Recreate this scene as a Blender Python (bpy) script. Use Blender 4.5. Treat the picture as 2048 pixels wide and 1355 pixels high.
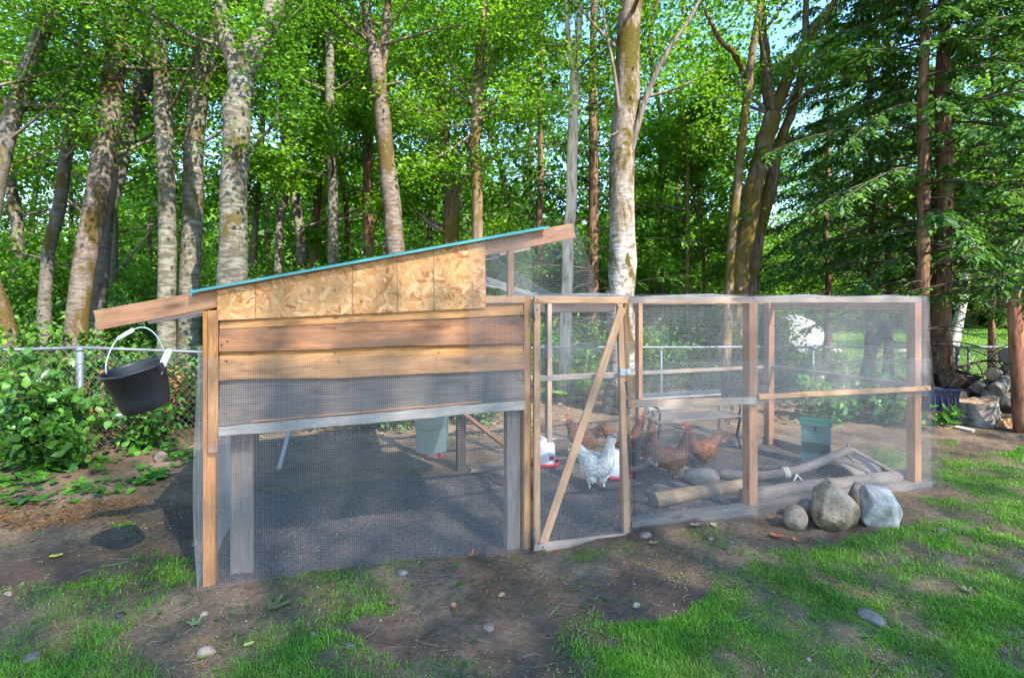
import bpy, math, random
import numpy as np
from mathutils import Vector, Matrix

for _o in list(bpy.data.objects):
    bpy.data.objects.remove(_o)
SC = bpy.context.scene
COL = SC.collection
rad = math.radians

# ------------------------------------------------------------------ camera, sky, sun, exposure
EYE = 1.75
FPX = 1100.0          # focal length in photo pixels (photo 2048 wide)
HORY = 605.0
cam_d = bpy.data.cameras.new('camera')
cam_d.sensor_width = 36.0
cam_d.lens = 36.0 * FPX / 2048.0
cam_d.shift_y = (HORY - 677.5) / 2048.0
cam_d.clip_start = 0.05
cam_d.clip_end = 1200.0
cam = bpy.data.objects.new('camera', cam_d)
cam.location = (0, 0, EYE)
cam.rotation_euler = (rad(90), 0, 0)
COL.objects.link(cam)
SC.camera = cam

SUN_V = Vector((0.50, -0.62, 0.74)).normalized()      # towards the sun
world = bpy.data.worlds.new('World')
SC.world = world
world.use_nodes = True
wn = world.node_tree
for n in list(wn.nodes):
    wn.nodes.remove(n)
w_out = wn.nodes.new('ShaderNodeOutputWorld')
w_bg = wn.nodes.new('ShaderNodeBackground')
w_sky = wn.nodes.new('ShaderNodeTexSky')
w_sky.sky_type = 'NISHITA'
w_sky.sun_disc = False
w_sky.sun_elevation = math.asin(SUN_V.z)
w_sky.sun_rotation = math.atan2(SUN_V.x, SUN_V.y)
w_sky.altitude = 50
w_sky.air_density = 1.0
w_sky.dust_density = 0.1
w_sky.ozone_density = 1.4
w_bg.inputs['Strength'].default_value = 0.12
w_hs = wn.nodes.new('ShaderNodeHueSaturation')
w_hs.inputs['Saturation'].default_value = 1.18
wn.links.new(w_sky.outputs[0], w_hs.inputs['Color'])
wn.links.new(w_hs.outputs[0], w_bg.inputs['Color'])
wn.links.new(w_bg.outputs[0], w_out.inputs['Surface'])

sun_d = bpy.data.lights.new('sun', 'SUN')
sun_d.energy = 3.0
sun_d.angle = rad(0.53)
sun_d.color = (1.0, 0.95, 0.86)
sun = bpy.data.objects.new('sun', sun_d)
sun.rotation_euler = SUN_V.to_track_quat('Z', 'Y').to_euler()
sun.location = (10, -12, 20)
COL.objects.link(sun)

SC.view_settings.view_transform = 'Standard'
SC.view_settings.look = 'None'
SC.view_settings.gamma = 1.0
SC.view_settings.use_curve_mapping = False
SC.view_settings.exposure = 2.5
SC.cycles.max_bounces = 7
SC.cycles.diffuse_bounces = 4
SC.cycles.transmission_bounces = 5
SC.cycles.caustics_reflective = False
SC.cycles.caustics_refractive = False
SC.cycles.use_denoising = True
SC.cycles.denoiser = 'OPENIMAGEDENOISE'
SC.cycles.denoising_input_passes = 'RGB_ALBEDO_NORMAL'
SC.cycles.sample_clamp_indirect = 6.0

# ------------------------------------------------------------------ helpers
WM = {}          # world matrix of every object made here


def W(px, py, d):
    return np.array([(px - 1024) / FPX * d, d, EYE - (py - HORY) / FPX * d])


def G(px, py, z=0.0):
    d = FPX * (EYE - z) / (py - HORY)
    return np.array([(px - 1024) / FPX * d, d, z])


def props(o, label=None, cat=None, group=None, kind=None):
    if label: o['label'] = label
    if cat: o['category'] = cat
    if group: o['group'] = group
    if kind: o['kind'] = kind
    return o


def link(o, parent=None, M=None):
    M = M if M is not None else Matrix.Identity(4)
    COL.objects.link(o)
    WM[o.name] = M
    if parent is not None:
        o.parent = parent
        o.matrix_basis = WM[parent.name].inverted() @ M
    else:
        o.matrix_basis = M
    return o


def thing(name, loc, label, cat, group=None, rz=0.0):
    o = bpy.data.objects.new(name, None)
    o.empty_display_size = 0.1
    link(o, None, Matrix.Translation(Vector(loc)) @ Matrix.Rotation(rz, 4, 'Z'))
    return props(o, label, cat, group)


def fast_mesh(name, V, T, smooth=False):
    me = bpy.data.meshes.new(name)
    V = np.asarray(V, dtype=np.float32)
    T = np.asarray(T, dtype=np.int32)
    k = T.shape[1]
    me.vertices.add(len(V))
    me.vertices.foreach_set('co', V.ravel())
    me.loops.add(T.size)
    me.loops.foreach_set('vertex_index', T.ravel())
    me.polygons.add(len(T))
    me.polygons.foreach_set('loop_start', np.arange(0, T.size, k, dtype=np.int32))
    if smooth:
        me.polygons.foreach_set('use_smooth', np.ones(len(T), dtype=bool))
    me.update(calc_edges=True)
    return me


class MB:
    """collects vertices and faces of one mesh"""
    def __init__(s):
        s.V = []; s.F = []; s.n = 0; s.S = []

    def add(s, V, F, smooth=False):
        V = np.asarray(V, dtype=float)
        s.V.append(V)
        s.F += [tuple(int(i) + s.n for i in f) for f in F]
        s.S += [smooth] * len(F)
        s.n += len(V)

    def box(s, c, size, R=None):
        c = np.asarray(c, float); h = np.asarray(size, float) / 2
        V = np.array([[x, y, z] for x in (-1, 1) for y in (-1, 1) for z in (-1, 1)]) * h
        if R is not None: V = V @ np.asarray(R).T
        F = [(0, 1, 3, 2), (4, 6, 7, 5), (0, 4, 5, 1), (2, 3, 7, 6), (0, 2, 6, 4), (1, 5, 7, 3)]
        s.add(V + c, F)

    def bar(s, p0, p1, w, h, up=(0, 0, 1)):
        p0 = np.asarray(p0, float); p1 = np.asarray(p1, float)
        x = p1 - p0; L = np.linalg.norm(x); x = x / L
        up = np.asarray(up, float); y = np.cross(up, x); y /= np.linalg.norm(y); z = np.cross(x, y)
        s.box((p0 + p1) / 2, (L, w, h), np.stack([x, y, z], axis=1))

    def tube(s, pts, r, n=8, cap=True, smooth=True, jit=0.0, rng=None):
        pts = np.asarray(pts, float); m = len(pts)
        r = np.full(m, r, float) if np.isscalar(r) else np.asarray(r, float)
        t = np.gradient(pts, axis=0); t /= np.maximum(np.linalg.norm(t, axis=1), 1e-9)[:, None]
        ref = np.array([0, 0, 1.0]) if abs(t[0, 2]) < .8 else np.array([1.0, 0, 0])
        a = np.linspace(0, 2 * math.pi, n, endpoint=False)
        V = np.zeros((m, n, 3))
        u = np.cross(ref, t[0])
        for i in range(m):
            u = u - t[i] * np.dot(u, t[i]); u /= max(np.linalg.norm(u), 1e-9)
            v = np.cross(t[i], u)
            rr = r[i] * (1 + (rng.normal(0, jit, n) if jit else 0))
            V[i] = pts[i] + np.outer(np.cos(a) * rr, u) + np.outer(np.sin(a) * rr, v)
        V = V.reshape(-1, 3); F = []
        for i in range(m - 1):
            for j in range(n):
                k = (j + 1) % n
                F.append((i * n + j, i * n + k, (i + 1) * n + k, (i + 1) * n + j))
        if cap:
            F.append(tuple(range(n - 1, -1, -1))); F.append(tuple((m - 1) * n + j for j in range(n)))
        s.add(V, F, smooth)

    def lathe(s, prof, n=24, sx=1.0, sy=1.0, c=(0, 0, 0), smooth=True, fn=None):
        m = len(prof); a = np.linspace(0, 2 * math.pi, n, endpoint=False)
        V = []
        for (r, z) in prof:
            for t in a:
                k = fn(t, r, z) if fn else 1.0
                V.append((c[0] + r * k * math.cos(t) * sx, c[1] + r * k * math.sin(t) * sy, c[2] + z))
        F = [(i * n + j, i * n + (j + 1) % n, (i + 1) * n + (j + 1) % n, (i + 1) * n + j) for i in range(m - 1) for j in range(n)]
        if prof[0][0] > 1e-4: F.append(tuple(range(n - 1, -1, -1)))
        if prof[-1][0] > 1e-4: F.append(tuple((m - 1) * n + j for j in range(n)))
        s.add(V, F, smooth)

    def arrays(s):
        return np.concatenate(s.V), s.F, s.S

    def build(s, name, mat, parent=None, M=None, origin=True):
        V, F, S = s.arrays()
        if M is None:
            if origin:
                c = (V.min(0) + V.max(0)) / 2; c[2] = V[:, 2].min()
            else:
                c = np.zeros(3)
            V = V - c; M = Matrix.Translation(Vector(c))
        me = bpy.data.meshes.new(name)
        me.from_pydata(V.tolist(), [], F)
        if any(S): me.polygons.foreach_set('use_smooth', np.array(S, dtype=bool))
        me.update()
        if mat: me.materials.append(mat)
        return link(bpy.data.objects.new(name, me), parent, M)


def mesh_thing(name, me, mat, parent=None, M=None):
    if mat and not me.materials: me.materials.append(mat)
    return link(bpy.data.objects.new(name, me), parent, M)


def big(name, V, T, mat, parent=None, smooth=False):
    c = (V.min(0) + V.max(0)) / 2; c[2] = V[:, 2].min()
    return mesh_thing(name, fast_mesh(name, V - c, T, smooth), mat, parent, Matrix.Translation(Vector(c)))


def copy_tree(src, M, label=None, group=None, parent=None, scale=None):
    c = src.copy(); COL.objects.link(c)
    if parent is None:
        c.matrix_basis = M
        WM[c.name] = M
        if label: c['label'] = label
        if group: c['group'] = group
    else:
        c.parent = parent
    for ch in [o for o in src.children]:
        copy_tree(ch, None, parent=c)
    return c


_rng_board = np.random.default_rng(4)


def board(name, p0, p1, w, th, mat, parent=None, up=(0, 0, 1), wave=0.0, segs=6, w1=None, ch=0.003):
    """a board from p0 to p1 along its local X; w across (local Z, along 'up'), th thick (local Y)"""
    p0 = np.asarray(p0, float); p1 = np.asarray(p1, float)
    x = p1 - p0; L = np.linalg.norm(x); x = x / L
    up = np.asarray(up, float); y = np.cross(up, x); y /= np.linalg.norm(y); z = np.cross(x, y)
    w1 = w if w1 is None else w1
    rg = _rng_board
    V = []
    ph = rg.uniform(0, 6.28, 4); 
    for i in range(segs + 1):
        f = i / segs; ww = w + (w1 - w) * f
        top = ww / 2 + wave * (math.sin(f * 7 + ph[0]) + .6 * math.sin(f * 17 + ph[1])) + rg.normal(0, wave * .3)
        bot = -ww / 2 + wave * (math.sin(f * 6 + ph[2]) + .6 * math.sin(f * 13 + ph[3])) + rg.normal(0, wave * .3)
        h = th / 2; xx = (f - .5) * L
        V += [(xx, -h + ch, bot), (xx, h - ch, bot), (xx, h, bot + ch), (xx, h, top - ch),
              (xx, h - ch, top), (xx, -h + ch, top), (xx, -h, top - ch), (xx, -h, bot + ch)]
    F = []
    for i in range(segs):
        for j in range(8):
            k = (j + 1) % 8
            F.append((i * 8 + j, (i + 1) * 8 + j, (i + 1) * 8 + k, i * 8 + k))
    F.append(tuple(range(8))); F.append(tuple(segs * 8 + j for j in range(7, -1, -1)))
    me = bpy.data.meshes.new(name); me.from_pydata(V, [], F); me.update()
    me.materials.append(mat)
    M = Matrix(((x[0], y[0], z[0], 0), (x[1], y[1], z[1], 0), (x[2], y[2], z[2], 0), (0, 0, 0, 1)))
    M.translation = Vector((p0 + p1) / 2)
    return link(bpy.data.objects.new(name, me), parent, M)


# smooth lattice noise in numpy
class Noise2:
    def __init__(s, seed, n=64):
        s.n = n; s.g = np.random.default_rng(seed).uniform(-1, 1, (n, n))

    def one(s, x, y):
        n = s.n
        xi = np.floor(x).astype(int); yi = np.floor(y).astype(int)
        fx = x - xi; fy = y - yi
        fx = fx * fx * (3 - 2 * fx); fy = fy * fy * (3 - 2 * fy)
        g = s.g
        a = g[xi % n, yi % n]; b = g[(xi + 1) % n, yi % n]; c = g[xi % n, (yi + 1) % n]; d = g[(xi + 1) % n, (yi + 1) % n]
        return (a * (1 - fx) + b * fx) * (1 - fy) + (c * (1 - fx) + d * fx) * fy

    def fbm(s, x, y, f, o=4, gain=.5):
        t = 0; a = 1.0
        for i in range(o):
            t = t + a * s.one(x * f + 17.3 * i, y * f - 9.1 * i); f *= 2.03; a *= gain
        return t


# ------------------------------------------------------------------ materials
def mat_new(name):
    m = bpy.data.materials.new(name); m.use_nodes = True
    nt = m.node_tree
    for n in list(nt.nodes): nt.nodes.remove(n)
    out = nt.nodes.new('ShaderNodeOutputMaterial')
    b = nt.nodes.new('ShaderNodeBsdfPrincipled')
    nt.links.new(b.outputs[0], out.inputs['Surface'])
    return m, nt, b, out


def N(nt, typ, **kw):
    n = nt.nodes.new(typ)
    for k, v in kw.items():
        if k.startswith('i_'):
            key = k[2:]
            key = int(key) if key.isdigit() else key.replace('_', ' ')
            n.inputs[key].default_value = v
        else:
            setattr(n, k, v)
    return n


def ramp(nt, fac, stops):
    r = nt.nodes.new('ShaderNodeValToRGB')
    el = r.color_ramp.elements
    while len(el) > 1: el.remove(el[0])
    el[0].position = stops[0][0]; el[0].color = (*stops[0][1], 1)
    for p, c in stops[1:]:
        e = el.new(p); e.color = (*c, 1)
    nt.links.new(fac, r.inputs[0])
    return r.outputs[0]


def mixc(nt, f, a, b, mode='MIX'):
    m = nt.nodes.new('ShaderNodeMix'); m.data_type = 'RGBA'; m.blend_type = mode
    for sock, v in ((m.inputs[0], f), (m.inputs[6], a), (m.inputs[7], b)):
        if hasattr(v, 'is_linked'): nt.links.new(v, sock)
        elif isinstance(v, (int, float)): sock.default_value = v
        else: sock.default_value = (*v, 1)
    return m.outputs[2]


def math_n(nt, op, a, b=None, c=None):
    m = nt.nodes.new('ShaderNodeMath'); m.operation = op
    for i, v in enumerate((a, b, c)):
        if v is None: continue
        if hasattr(v, 'is_linked'): nt.links.new(v, m.inputs[i])
        else: m.inputs[i].default_value = v
    return m.outputs[0]


def coords(nt, scale=(1, 1, 1), per_object=True, kind='Object'):
    tc = nt.nodes.new('ShaderNodeTexCoord')
    src = tc.outputs[kind]
    if per_object:
        oi = nt.nodes.new('ShaderNodeObjectInfo')
        k = N(nt, 'ShaderNodeVectorMath', operation='MULTIPLY')
        cx = nt.nodes.new('ShaderNodeCombineXYZ')
        for i in range(3): nt.links.new(oi.outputs['Random'], cx.inputs[i])
        nt.links.new(cx.outputs[0], k.inputs[0]); k.inputs[1].default_value = (37.0, 91.0, 53.0)
        ad = N(nt, 'ShaderNodeVectorMath', operation='ADD')
        nt.links.new(src, ad.inputs[0]); nt.links.new(k.outputs[0], ad.inputs[1]); src = ad.outputs[0]
    mp = nt.nodes.new('ShaderNodeMapping'); mp.inputs['Scale'].default_value = scale
    nt.links.new(src, mp.inputs['Vector'])
    return mp.outputs[0]


def noise(nt, vec, scale=5, detail=4, rough=.55, dist=0.0):
    n = N(nt, 'ShaderNodeTexNoise')
    n.inputs['Scale'].default_value = scale; n.inputs['Detail'].default_value = detail
    n.inputs['Roughness'].default_value = rough; n.inputs['Distortion'].default_value = dist
    nt.links.new(vec, n.inputs['Vector'])
    return n.outputs['Fac']


def bump(nt, b, h, strength=.3, dist=.01):
    n = N(nt, 'ShaderNodeBump'); n.inputs['Strength'].default_value = strength; n.inputs['Distance'].default_value = dist
    nt.links.new(h, n.inputs['Height']); nt.links.new(n.outputs[0], b.inputs['Normal'])


def wood(name, dark, mid, light, stain=0.25, stain_c=(.05, .035, .03), rough=.75, knots=True, grey=None):
    m, nt, b, o = mat_new(name)
    v = coords(nt, (1.5, 20, 22))
    g1 = noise(nt, v, 3.0, 8, .68, .7)
    col = ramp(nt, g1, [(.25, dark), (.48, mid), (.72, light)])
    v2 = coords(nt, (5, 60, 90))
    g2 = noise(nt, v2, 4.0, 3, .6)
    col = mixc(nt, .55, col, ramp(nt, g2, [(.3, (.55, .5, .47)), (.7, (1.2, 1.15, 1.1))]), 'MULTIPLY')
    v3 = coords(nt, (1.6, 6, 6))
    st = noise(nt, v3, 1.7, 5, .65, .5)
    col = mixc(nt, ramp(nt, st, [(.62 - stain * .3, (0, 0, 0)), (.86 - stain * .3, (1, 1, 1))]), col, stain_c)
    if grey is not None:
        v5 = coords(nt, (.8, 5, 5)); gs = noise(nt, v5, 2.2, 4, .6, .3)
        col = mixc(nt, ramp(nt, gs, [(.42, (0, 0, 0)), (.62, (.85, .85, .85))]), col, grey)
    if knots:
        v4 = coords(nt, (2.2, 7, 7))
        vo = N(nt, 'ShaderNodeTexVoronoi'); vo.inputs['Scale'].default_value = 1.0
        nt.links.new(v4, vo.inputs['Vector'])
        kf = ramp(nt, vo.outputs['Distance'], [(.06, (1, 1, 1)), (.17, (0, 0, 0))])
        col = mixc(nt, math_n(nt, 'MULTIPLY', kf, .8), col, tuple(c * .35 for c in mid))
    nt.links.new(col, b.inputs['Base Color'])
    b.inputs['Roughness'].default_value = rough
    b.inputs['Specular IOR Level'].default_value = .25
    bump(nt, b, g2, .35, .004)
    return m


def plain(name, c, rough=.5, metal=0.0, var=.25, scale=6.0, bstr=.08, spec=.5, dirt=None):
    m, nt, b, o = mat_new(name)
    v = coords(nt)
    f = noise(nt, v, scale, 5, .6)
    col = mixc(nt, 1.0, c, ramp(nt, f, [(.3, (1 - var,) * 3), (.7, (1 + var,) * 3)]), 'MULTIPLY')
    if dirt is not None:
        f3 = noise(nt, v, scale * .6, 6, .7, .6)
        col = mixc(nt, ramp(nt, f3, [(.5, (0, 0, 0)), (.72, (.8, .8, .8))]), col, dirt)
    nt.links.new(col, b.inputs['Base Color'])
    b.inputs['Roughness'].default_value = rough; b.inputs['Metallic'].default_value = metal
    b.inputs['Specular IOR Level'].default_value = spec
    f2 = noise(nt, v, scale * 9, 4, .6)
    bump(nt, b, f2, bstr, .004)
    return m


def leafmat(name, cols, trans=.38, rough=.5, tcol=None, spec=.35, tone=1.1):
    """per-leaf colour, part of the light goes through the blade"""
    m, nt, b, o = mat_new(name)
    ge = nt.nodes.new('ShaderNodeNewGeometry')
    stops = [(i / max(len(cols) - 1, 1), c) for i, c in enumerate(cols)]
    col = ramp(nt, ge.outputs['Random Per Island'], stops)
    if tone: col = mixc(nt, 1.0, col, ramp(nt, noise(nt, coords(nt), tone, 3, .6), [(.32, (.55, .62, .6)), (.5, (1, 1, 1)), (.68, (1.4, 1.3, 1.1))]), 'MULTIPLY')
    nt.links.new(col, b.inputs['Base Color'])
    b.inputs['Roughness'].default_value = rough; b.inputs['Specular IOR Level'].default_value = spec
    tr = nt.nodes.new('ShaderNodeBsdfTranslucent')
    nt.links.new(mixc(nt, 1.0, col, tcol or (1.5, 1.5, .55), 'MULTIPLY'), tr.inputs['Color'])
    mx = nt.nodes.new('ShaderNodeMixShader'); mx.inputs[0].default_value = trans
    nt.links.new(b.outputs[0], mx.inputs[1]); nt.links.new(tr.outputs[0], mx.inputs[2])
    nt.links.new(mx.outputs[0], o.inputs['Surface'])
    return m


def bark(name, base, patch, dark, moss=None, moss_amt=.5, ring=True, upper=None):
    m, nt, b, o = mat_new(name)
    v = coords(nt, (5, 5, 16) if ring else (14, 14, 2.2))
    f1 = noise(nt, v, 1.3, 5, .62, .4)
    col = ramp(nt, f1, [(.34, dark), (.46, patch), (.56, base), (.75, tuple(min(1, c * 1.18) for c in base))])
    v2 = coords(nt, (9, 9, 40) if ring else (30, 30, 5))
    f2 = noise(nt, v2, 1.6, 4, .65)
    col = mixc(nt, ramp(nt, f2, [(.24, (1, 1, 1)), (.38, (0, 0, 0))]), col, tuple(c * .6 for c in dark))
    if upper is not None:      # rough brown bark from the height 'upper' on
        tc = nt.nodes.new('ShaderNodeTexCoord'); sp = nt.nodes.new('ShaderNodeSeparateXYZ'); nt.links.new(tc.outputs['Object'], sp.inputs[0])
        hh = math_n(nt, 'ADD', sp.outputs[2], math_n(nt, 'MULTIPLY', noise(nt, coords(nt, (2, 2, 1.0)), 1.6, 5, .65), 2.6))
        col = mixc(nt, ramp(nt, math_n(nt, 'MULTIPLY', hh, .1), [(upper * .1, (0, 0, 0)), (upper * .1 + .05, (.8, .8, .8))]), col, ramp(nt, noise(nt, coords(nt, (12, 12, 5)), 2, 5, .6), [(.3, (.10, .065, .045)), (.55, (.20, .14, .10)), (.75, (.33, .29, .26))]))
    if moss is not None:
        v3 = coords(nt, (2.2, 2.2, 1.1))
        f3 = noise(nt, v3, 1.3, 6, .7, .6)
        t = .66 - moss_amt * .3
        col = mixc(nt, ramp(nt, f3, [(t, (0, 0, 0)), (t + .08, (1, 1, 1))]), col,
                   ramp(nt, noise(nt, coords(nt), 40, 3), [(.3, tuple(c * .5 for c in moss)), (.7, moss)]))
    nt.links.new(col, b.inputs['Base Color'])
    b.inputs['Roughness'].default_value = .9; b.inputs['Specular IOR Level'].default_value = .15
    bump(nt, b, math_n(nt, 'ADD', f2, f1), .6, .02)
    return m


def rockmat(name, a, bcol, moss=False):
    m, nt, b, o = mat_new(name)
    v = coords(nt)
    f = noise(nt, v, 9, 7, .65, .3)
    col = ramp(nt, f, [(.3, tuple(c * .55 for c in a)), (.5, a), (.68, bcol)])
    f2 = noise(nt, v, 90, 3, .6)
    col = mixc(nt, .6, col, ramp(nt, f2, [(.35, (.6, .6, .6)), (.65, (1.3, 1.3, 1.3))]), 'MULTIPLY')
    if moss:
        tc = nt.nodes.new('ShaderNodeTexCoord'); sp = nt.nodes.new('ShaderNodeSeparateXYZ')
        nt.links.new(tc.outputs['Object'], sp.inputs[0])
        h = math_n(nt, 'SUBTRACT', noise(nt, v, 12, 5, .7), math_n(nt, 'MULTIPLY', sp.outputs[2], 1.3))
        col = mixc(nt, ramp(nt, h, [(.36, (0, 0, 0)), (.5, (.8, .8, .8))]), col, (.06, .055, .02))
    nt.links.new(col, b.inputs['Base Color']); b.inputs['Roughness'].default_value = .85
    b.inputs['Specular IOR Level'].default_value = .25
    bump(nt, b, math_n(nt, 'ADD', f, math_n(nt, 'MULTIPLY', f2, .3)), .6, .02)
    return m


M_ORANGE = wood('cedar_orange', (.30, .11, .03), (.50, .20, .055), (.62, .29, .09), .1, (.16, .07, .03))
M_HONEY = wood('cedar_honey', (.30, .125, .040), (.44, .21, .075), (.55, .30, .12), .42, (.11, .055, .028))
M_BROWN = wood('cedar_brown_stained', (.20, .075, .03), (.36, .15, .06), (.46, .22, .10), .66, (.065, .036, .024), grey=(.20, .105, .058))
M_GREYB = wood('board_weathered_grey', (.095, .074, .06), (.15, .118, .097), (.23, .185, .155), .25, (.06, .05, .05))
M_SILV = wood('board_silver', (.22, .19, .165), (.36, .32, .28), (.48, .44, .40), .22, (.12, .08, .05))
M_TAN = wood('lumber_tan', (.33, .175, .085), (.46, .265, .14), (.57, .355, .21), .12, (.17, .10, .06))
M_TANW = wood('lumber_tan_weathered', (.27, .18, .12), (.38, .265, .185), (.48, .36, .26), .2, (.12, .09, .07), grey=(.30, .26, .23))
M_RED = wood('lumber_redbrown', (.28, .12, .055), (.42, .205, .105), (.52, .285, .16), .15, (.12, .06, .04))
M_OLD = wood('timber_old', (.12, .095, .08), (.20, .165, .14), (.28, .24, .21), .25, (.06, .05, .04))
M_DARKW = wood('timber_dark', (.05, .04, .035), (.09, .07, .06), (.13, .105, .09), .2, (.03, .025, .02))
M_GALV = plain('galvanised_steel', (.14, .155, .17), .55, .3, .15, 9, .05)
M_GALVD = plain('galvanised_dull', (.30, .33, .36), .5, .6, .2, 9, .05)
M_NET = plain('hardware_cloth_wire', (.41, .395, .385), .5, .15, .1, 4, 0)
M_CHAIN = plain('chain_link_wire', (.24, .25, .26), .5, .55, .2, 4, 0)
M_TEAL = plain('teal_roof_paint', (.045, .25, .235), .35, .0, .12, 5, .02, dirt=(.10, .26, .24))
M_BLACKP = plain('black_bucket_plastic', (.016, .016, .019), .42, 0, .3, 7, .04, .5)
M_BLACK = plain('black_metal', (.012, .012, .013), .5, .2, .2, 8, .05)
M_WHITEP = plain('white_plastic', (.72, .72, .72), .35, 0, .06, 5, .02)
M_JUG = plain('jug_plastic', (.66, .68, .74), .3, 0, .05, 5, .02)
M_PALEP = plain('pale_bucket_plastic', (.24, .31, .29), .35, 0, .08, 5, .02)
M_REDP = plain('red_plastic', (.55, .025, .035), .35, 0, .1, 5, .02)
M_GREENM = plain('feeder_green_paint', (.06, .15, .135), .45, 0, .18, 6, .04, dirt=(.10, .17, .15))
M_GREEND = plain('feeder_lid_green', (.015, .16, .10), .4, 0, .2, 6, .04)
M_BLUEP = plain('navy_bin_plastic', (.012, .022, .07), .4, 0, .2, 6, .03)
M_RUST = plain('barrow_rusty_steel', (.075, .05, .04), .6, .3, .4, 7, .15, dirt=(.15, .07, .04))
M_ROPE = plain('cotton_rope', (.5, .45, .36), .9, 0, .2, 30, .2)


def osb():
    m, nt, b, o = mat_new('osb_flakes')
    col = None
    base = coords(nt, (1, 1, 1), False)
    rp = [(0, (.29, .11, .03)), (.13, (.44, .195, .06)), (.45, (.48, .245, .09)), (.8, (.54, .295, .12)), (1, (.64, .40, .20))]
    hs = None
    for i, (ang, sc, sx) in enumerate(((.35, 85, .28), (-.6, 70, .26), (1.3, 60, .3), (-1.1, 75, .3), (.1, 50, .26), (-.35, 58, .24), (.85, 44, .3))):
        m0 = nt.nodes.new('ShaderNodeMapping'); m0.inputs['Rotation'].default_value = (0, ang, 0)
        mp = nt.nodes.new('ShaderNodeMapping'); mp.inputs['Scale'].default_value = (sx, 1, 1)
        mp.inputs['Location'].default_value = (i * 3.7, i, i * 1.3)
        nt.links.new(m0.outputs[0], mp.inputs['Vector'])
        nz = N(nt, 'ShaderNodeTexNoise'); nz.inputs['Scale'].default_value = 9 + i; nz.inputs['Detail'].default_value = 3
        nt.links.new(base, nz.inputs['Vector'])
        ad = N(nt, 'ShaderNodeVectorMath', operation='MULTIPLY_ADD')
        nt.links.new(nz.outputs['Color'], ad.inputs[0]); ad.inputs[1].default_value = (.014, 0, .008); nt.links.new(base, ad.inputs[2])
        nt.links.new(ad.outputs[0], m0.inputs['Vector'])
        vo = N(nt, 'ShaderNodeTexVoronoi'); vo.inputs['Scale'].default_value = sc
        nt.links.new(mp.outputs[0], vo.inputs['Vector'])
        sep = nt.nodes.new('ShaderNodeSeparateColor'); nt.links.new(vo.outputs['Color'], sep.inputs[0])
        c = ramp(nt, sep.outputs[0], rp)
        if col is None: col = c; hs = sep.outputs[1]
        else:
            th = .55 if i < 4 else .8
            f = ramp(nt, sep.outputs[1], [(th, (0, 0, 0)), (th + .04, (1, 1, 1))])
            col = mixc(nt, f, col, c); hs = math_n(nt, 'ADD', hs, sep.outputs[2])
    fine = coords(nt, (4, 30, 26), False)
    col = mixc(nt, .5, col, ramp(nt, noise(nt, fine, 6, 5, .6, 1.5), [(.3, (.62, .55, .5)), (.7, (1.15, 1.12, 1.1))]), 'MULTIPLY')
    col = mixc(nt, ramp(nt, noise(nt, base, 34, 3, .6), [(.27, (1, 1, 1)), (.33, (0, 0, 0))]), col, (.17, .075, .03))
    # printed nailing lines across the sheet
    tc = nt.nodes.new('ShaderNodeTexCoord'); sp = nt.nodes.new('ShaderNodeSeparateXYZ'); nt.links.new(tc.outputs['Object'], sp.inputs[0])
    tot = None
    for x in (-.617, -.055, .227, .468):
        d = math_n(nt, 'ABSOLUTE', math_n(nt, 'SUBTRACT', sp.outputs[0], x))
        k = math_n(nt, 'LESS_THAN', d, .0028)
        tot = k if tot is None else math_n(nt, 'ADD', tot, k)
    col = mixc(nt, math_n(nt, 'MULTIPLY', tot, .75), col, (.10, .07, .055))
    nt.links.new(col, b.inputs['Base Color']); b.inputs['Roughness'].default_value = .7
    b.inputs['Specular IOR Level'].default_value = .3
    bump(nt, b, hs, .25, .002)
    return m


M_OSB = osb()
M_ALDER = bark('alder_bark', (.175, .16, .125), (.10, .085, .06), (.08, .065, .045), (.10, .075, .02), .38)
M_ALDER2 = bark('alder_bark_mossy', (.165, .13, .10), (.11, .082, .064), (.06, .045, .035), (.105, .07, .02), .6)
M_ALDERD = bark('alder_bark_grey', (.14, .122, .10), (.115, .10, .085), (.07, .06, .05), (.12, .09, .025), .45)
M_WHITE = bark('birch_bark_white', (.45, .43, .40), (.30, .27, .23), (.12, .09, .06), (.13, .09, .015), .2)
M_BIGALD = bark('alder_bark_white', (.34, .32, .285), (.22, .19, .155), (.12, .09, .06), (.10, .075, .012), .62, True, 4.3)
M_LIMB = bark('limb_bark_brown', (.20, .155, .12), (.13, .10, .08), (.06, .045, .035), (.15, .11, .03), .4, False)
M_MAPLE = bark('maple_bark_mossy', (.19, .13, .08), (.13, .09, .055), (.05, .035, .025), (.14, .10, .02), .7, False)
M_PALE = bark('cherry_bark_pale', (.66, .50, .38), (.52, .38, .28), (.24, .15, .10), (.25, .17, .05), .1, False)
M_CONBARK = bark('conifer_bark', (.20, .11, .065), (.14, .075, .045), (.05, .03, .02), (.10, .08, .025), .3, False)
M_TWIG = plain('twig_bark', (.075, .055, .04), .85, 0, .3, 20, .2, .2)

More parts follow.
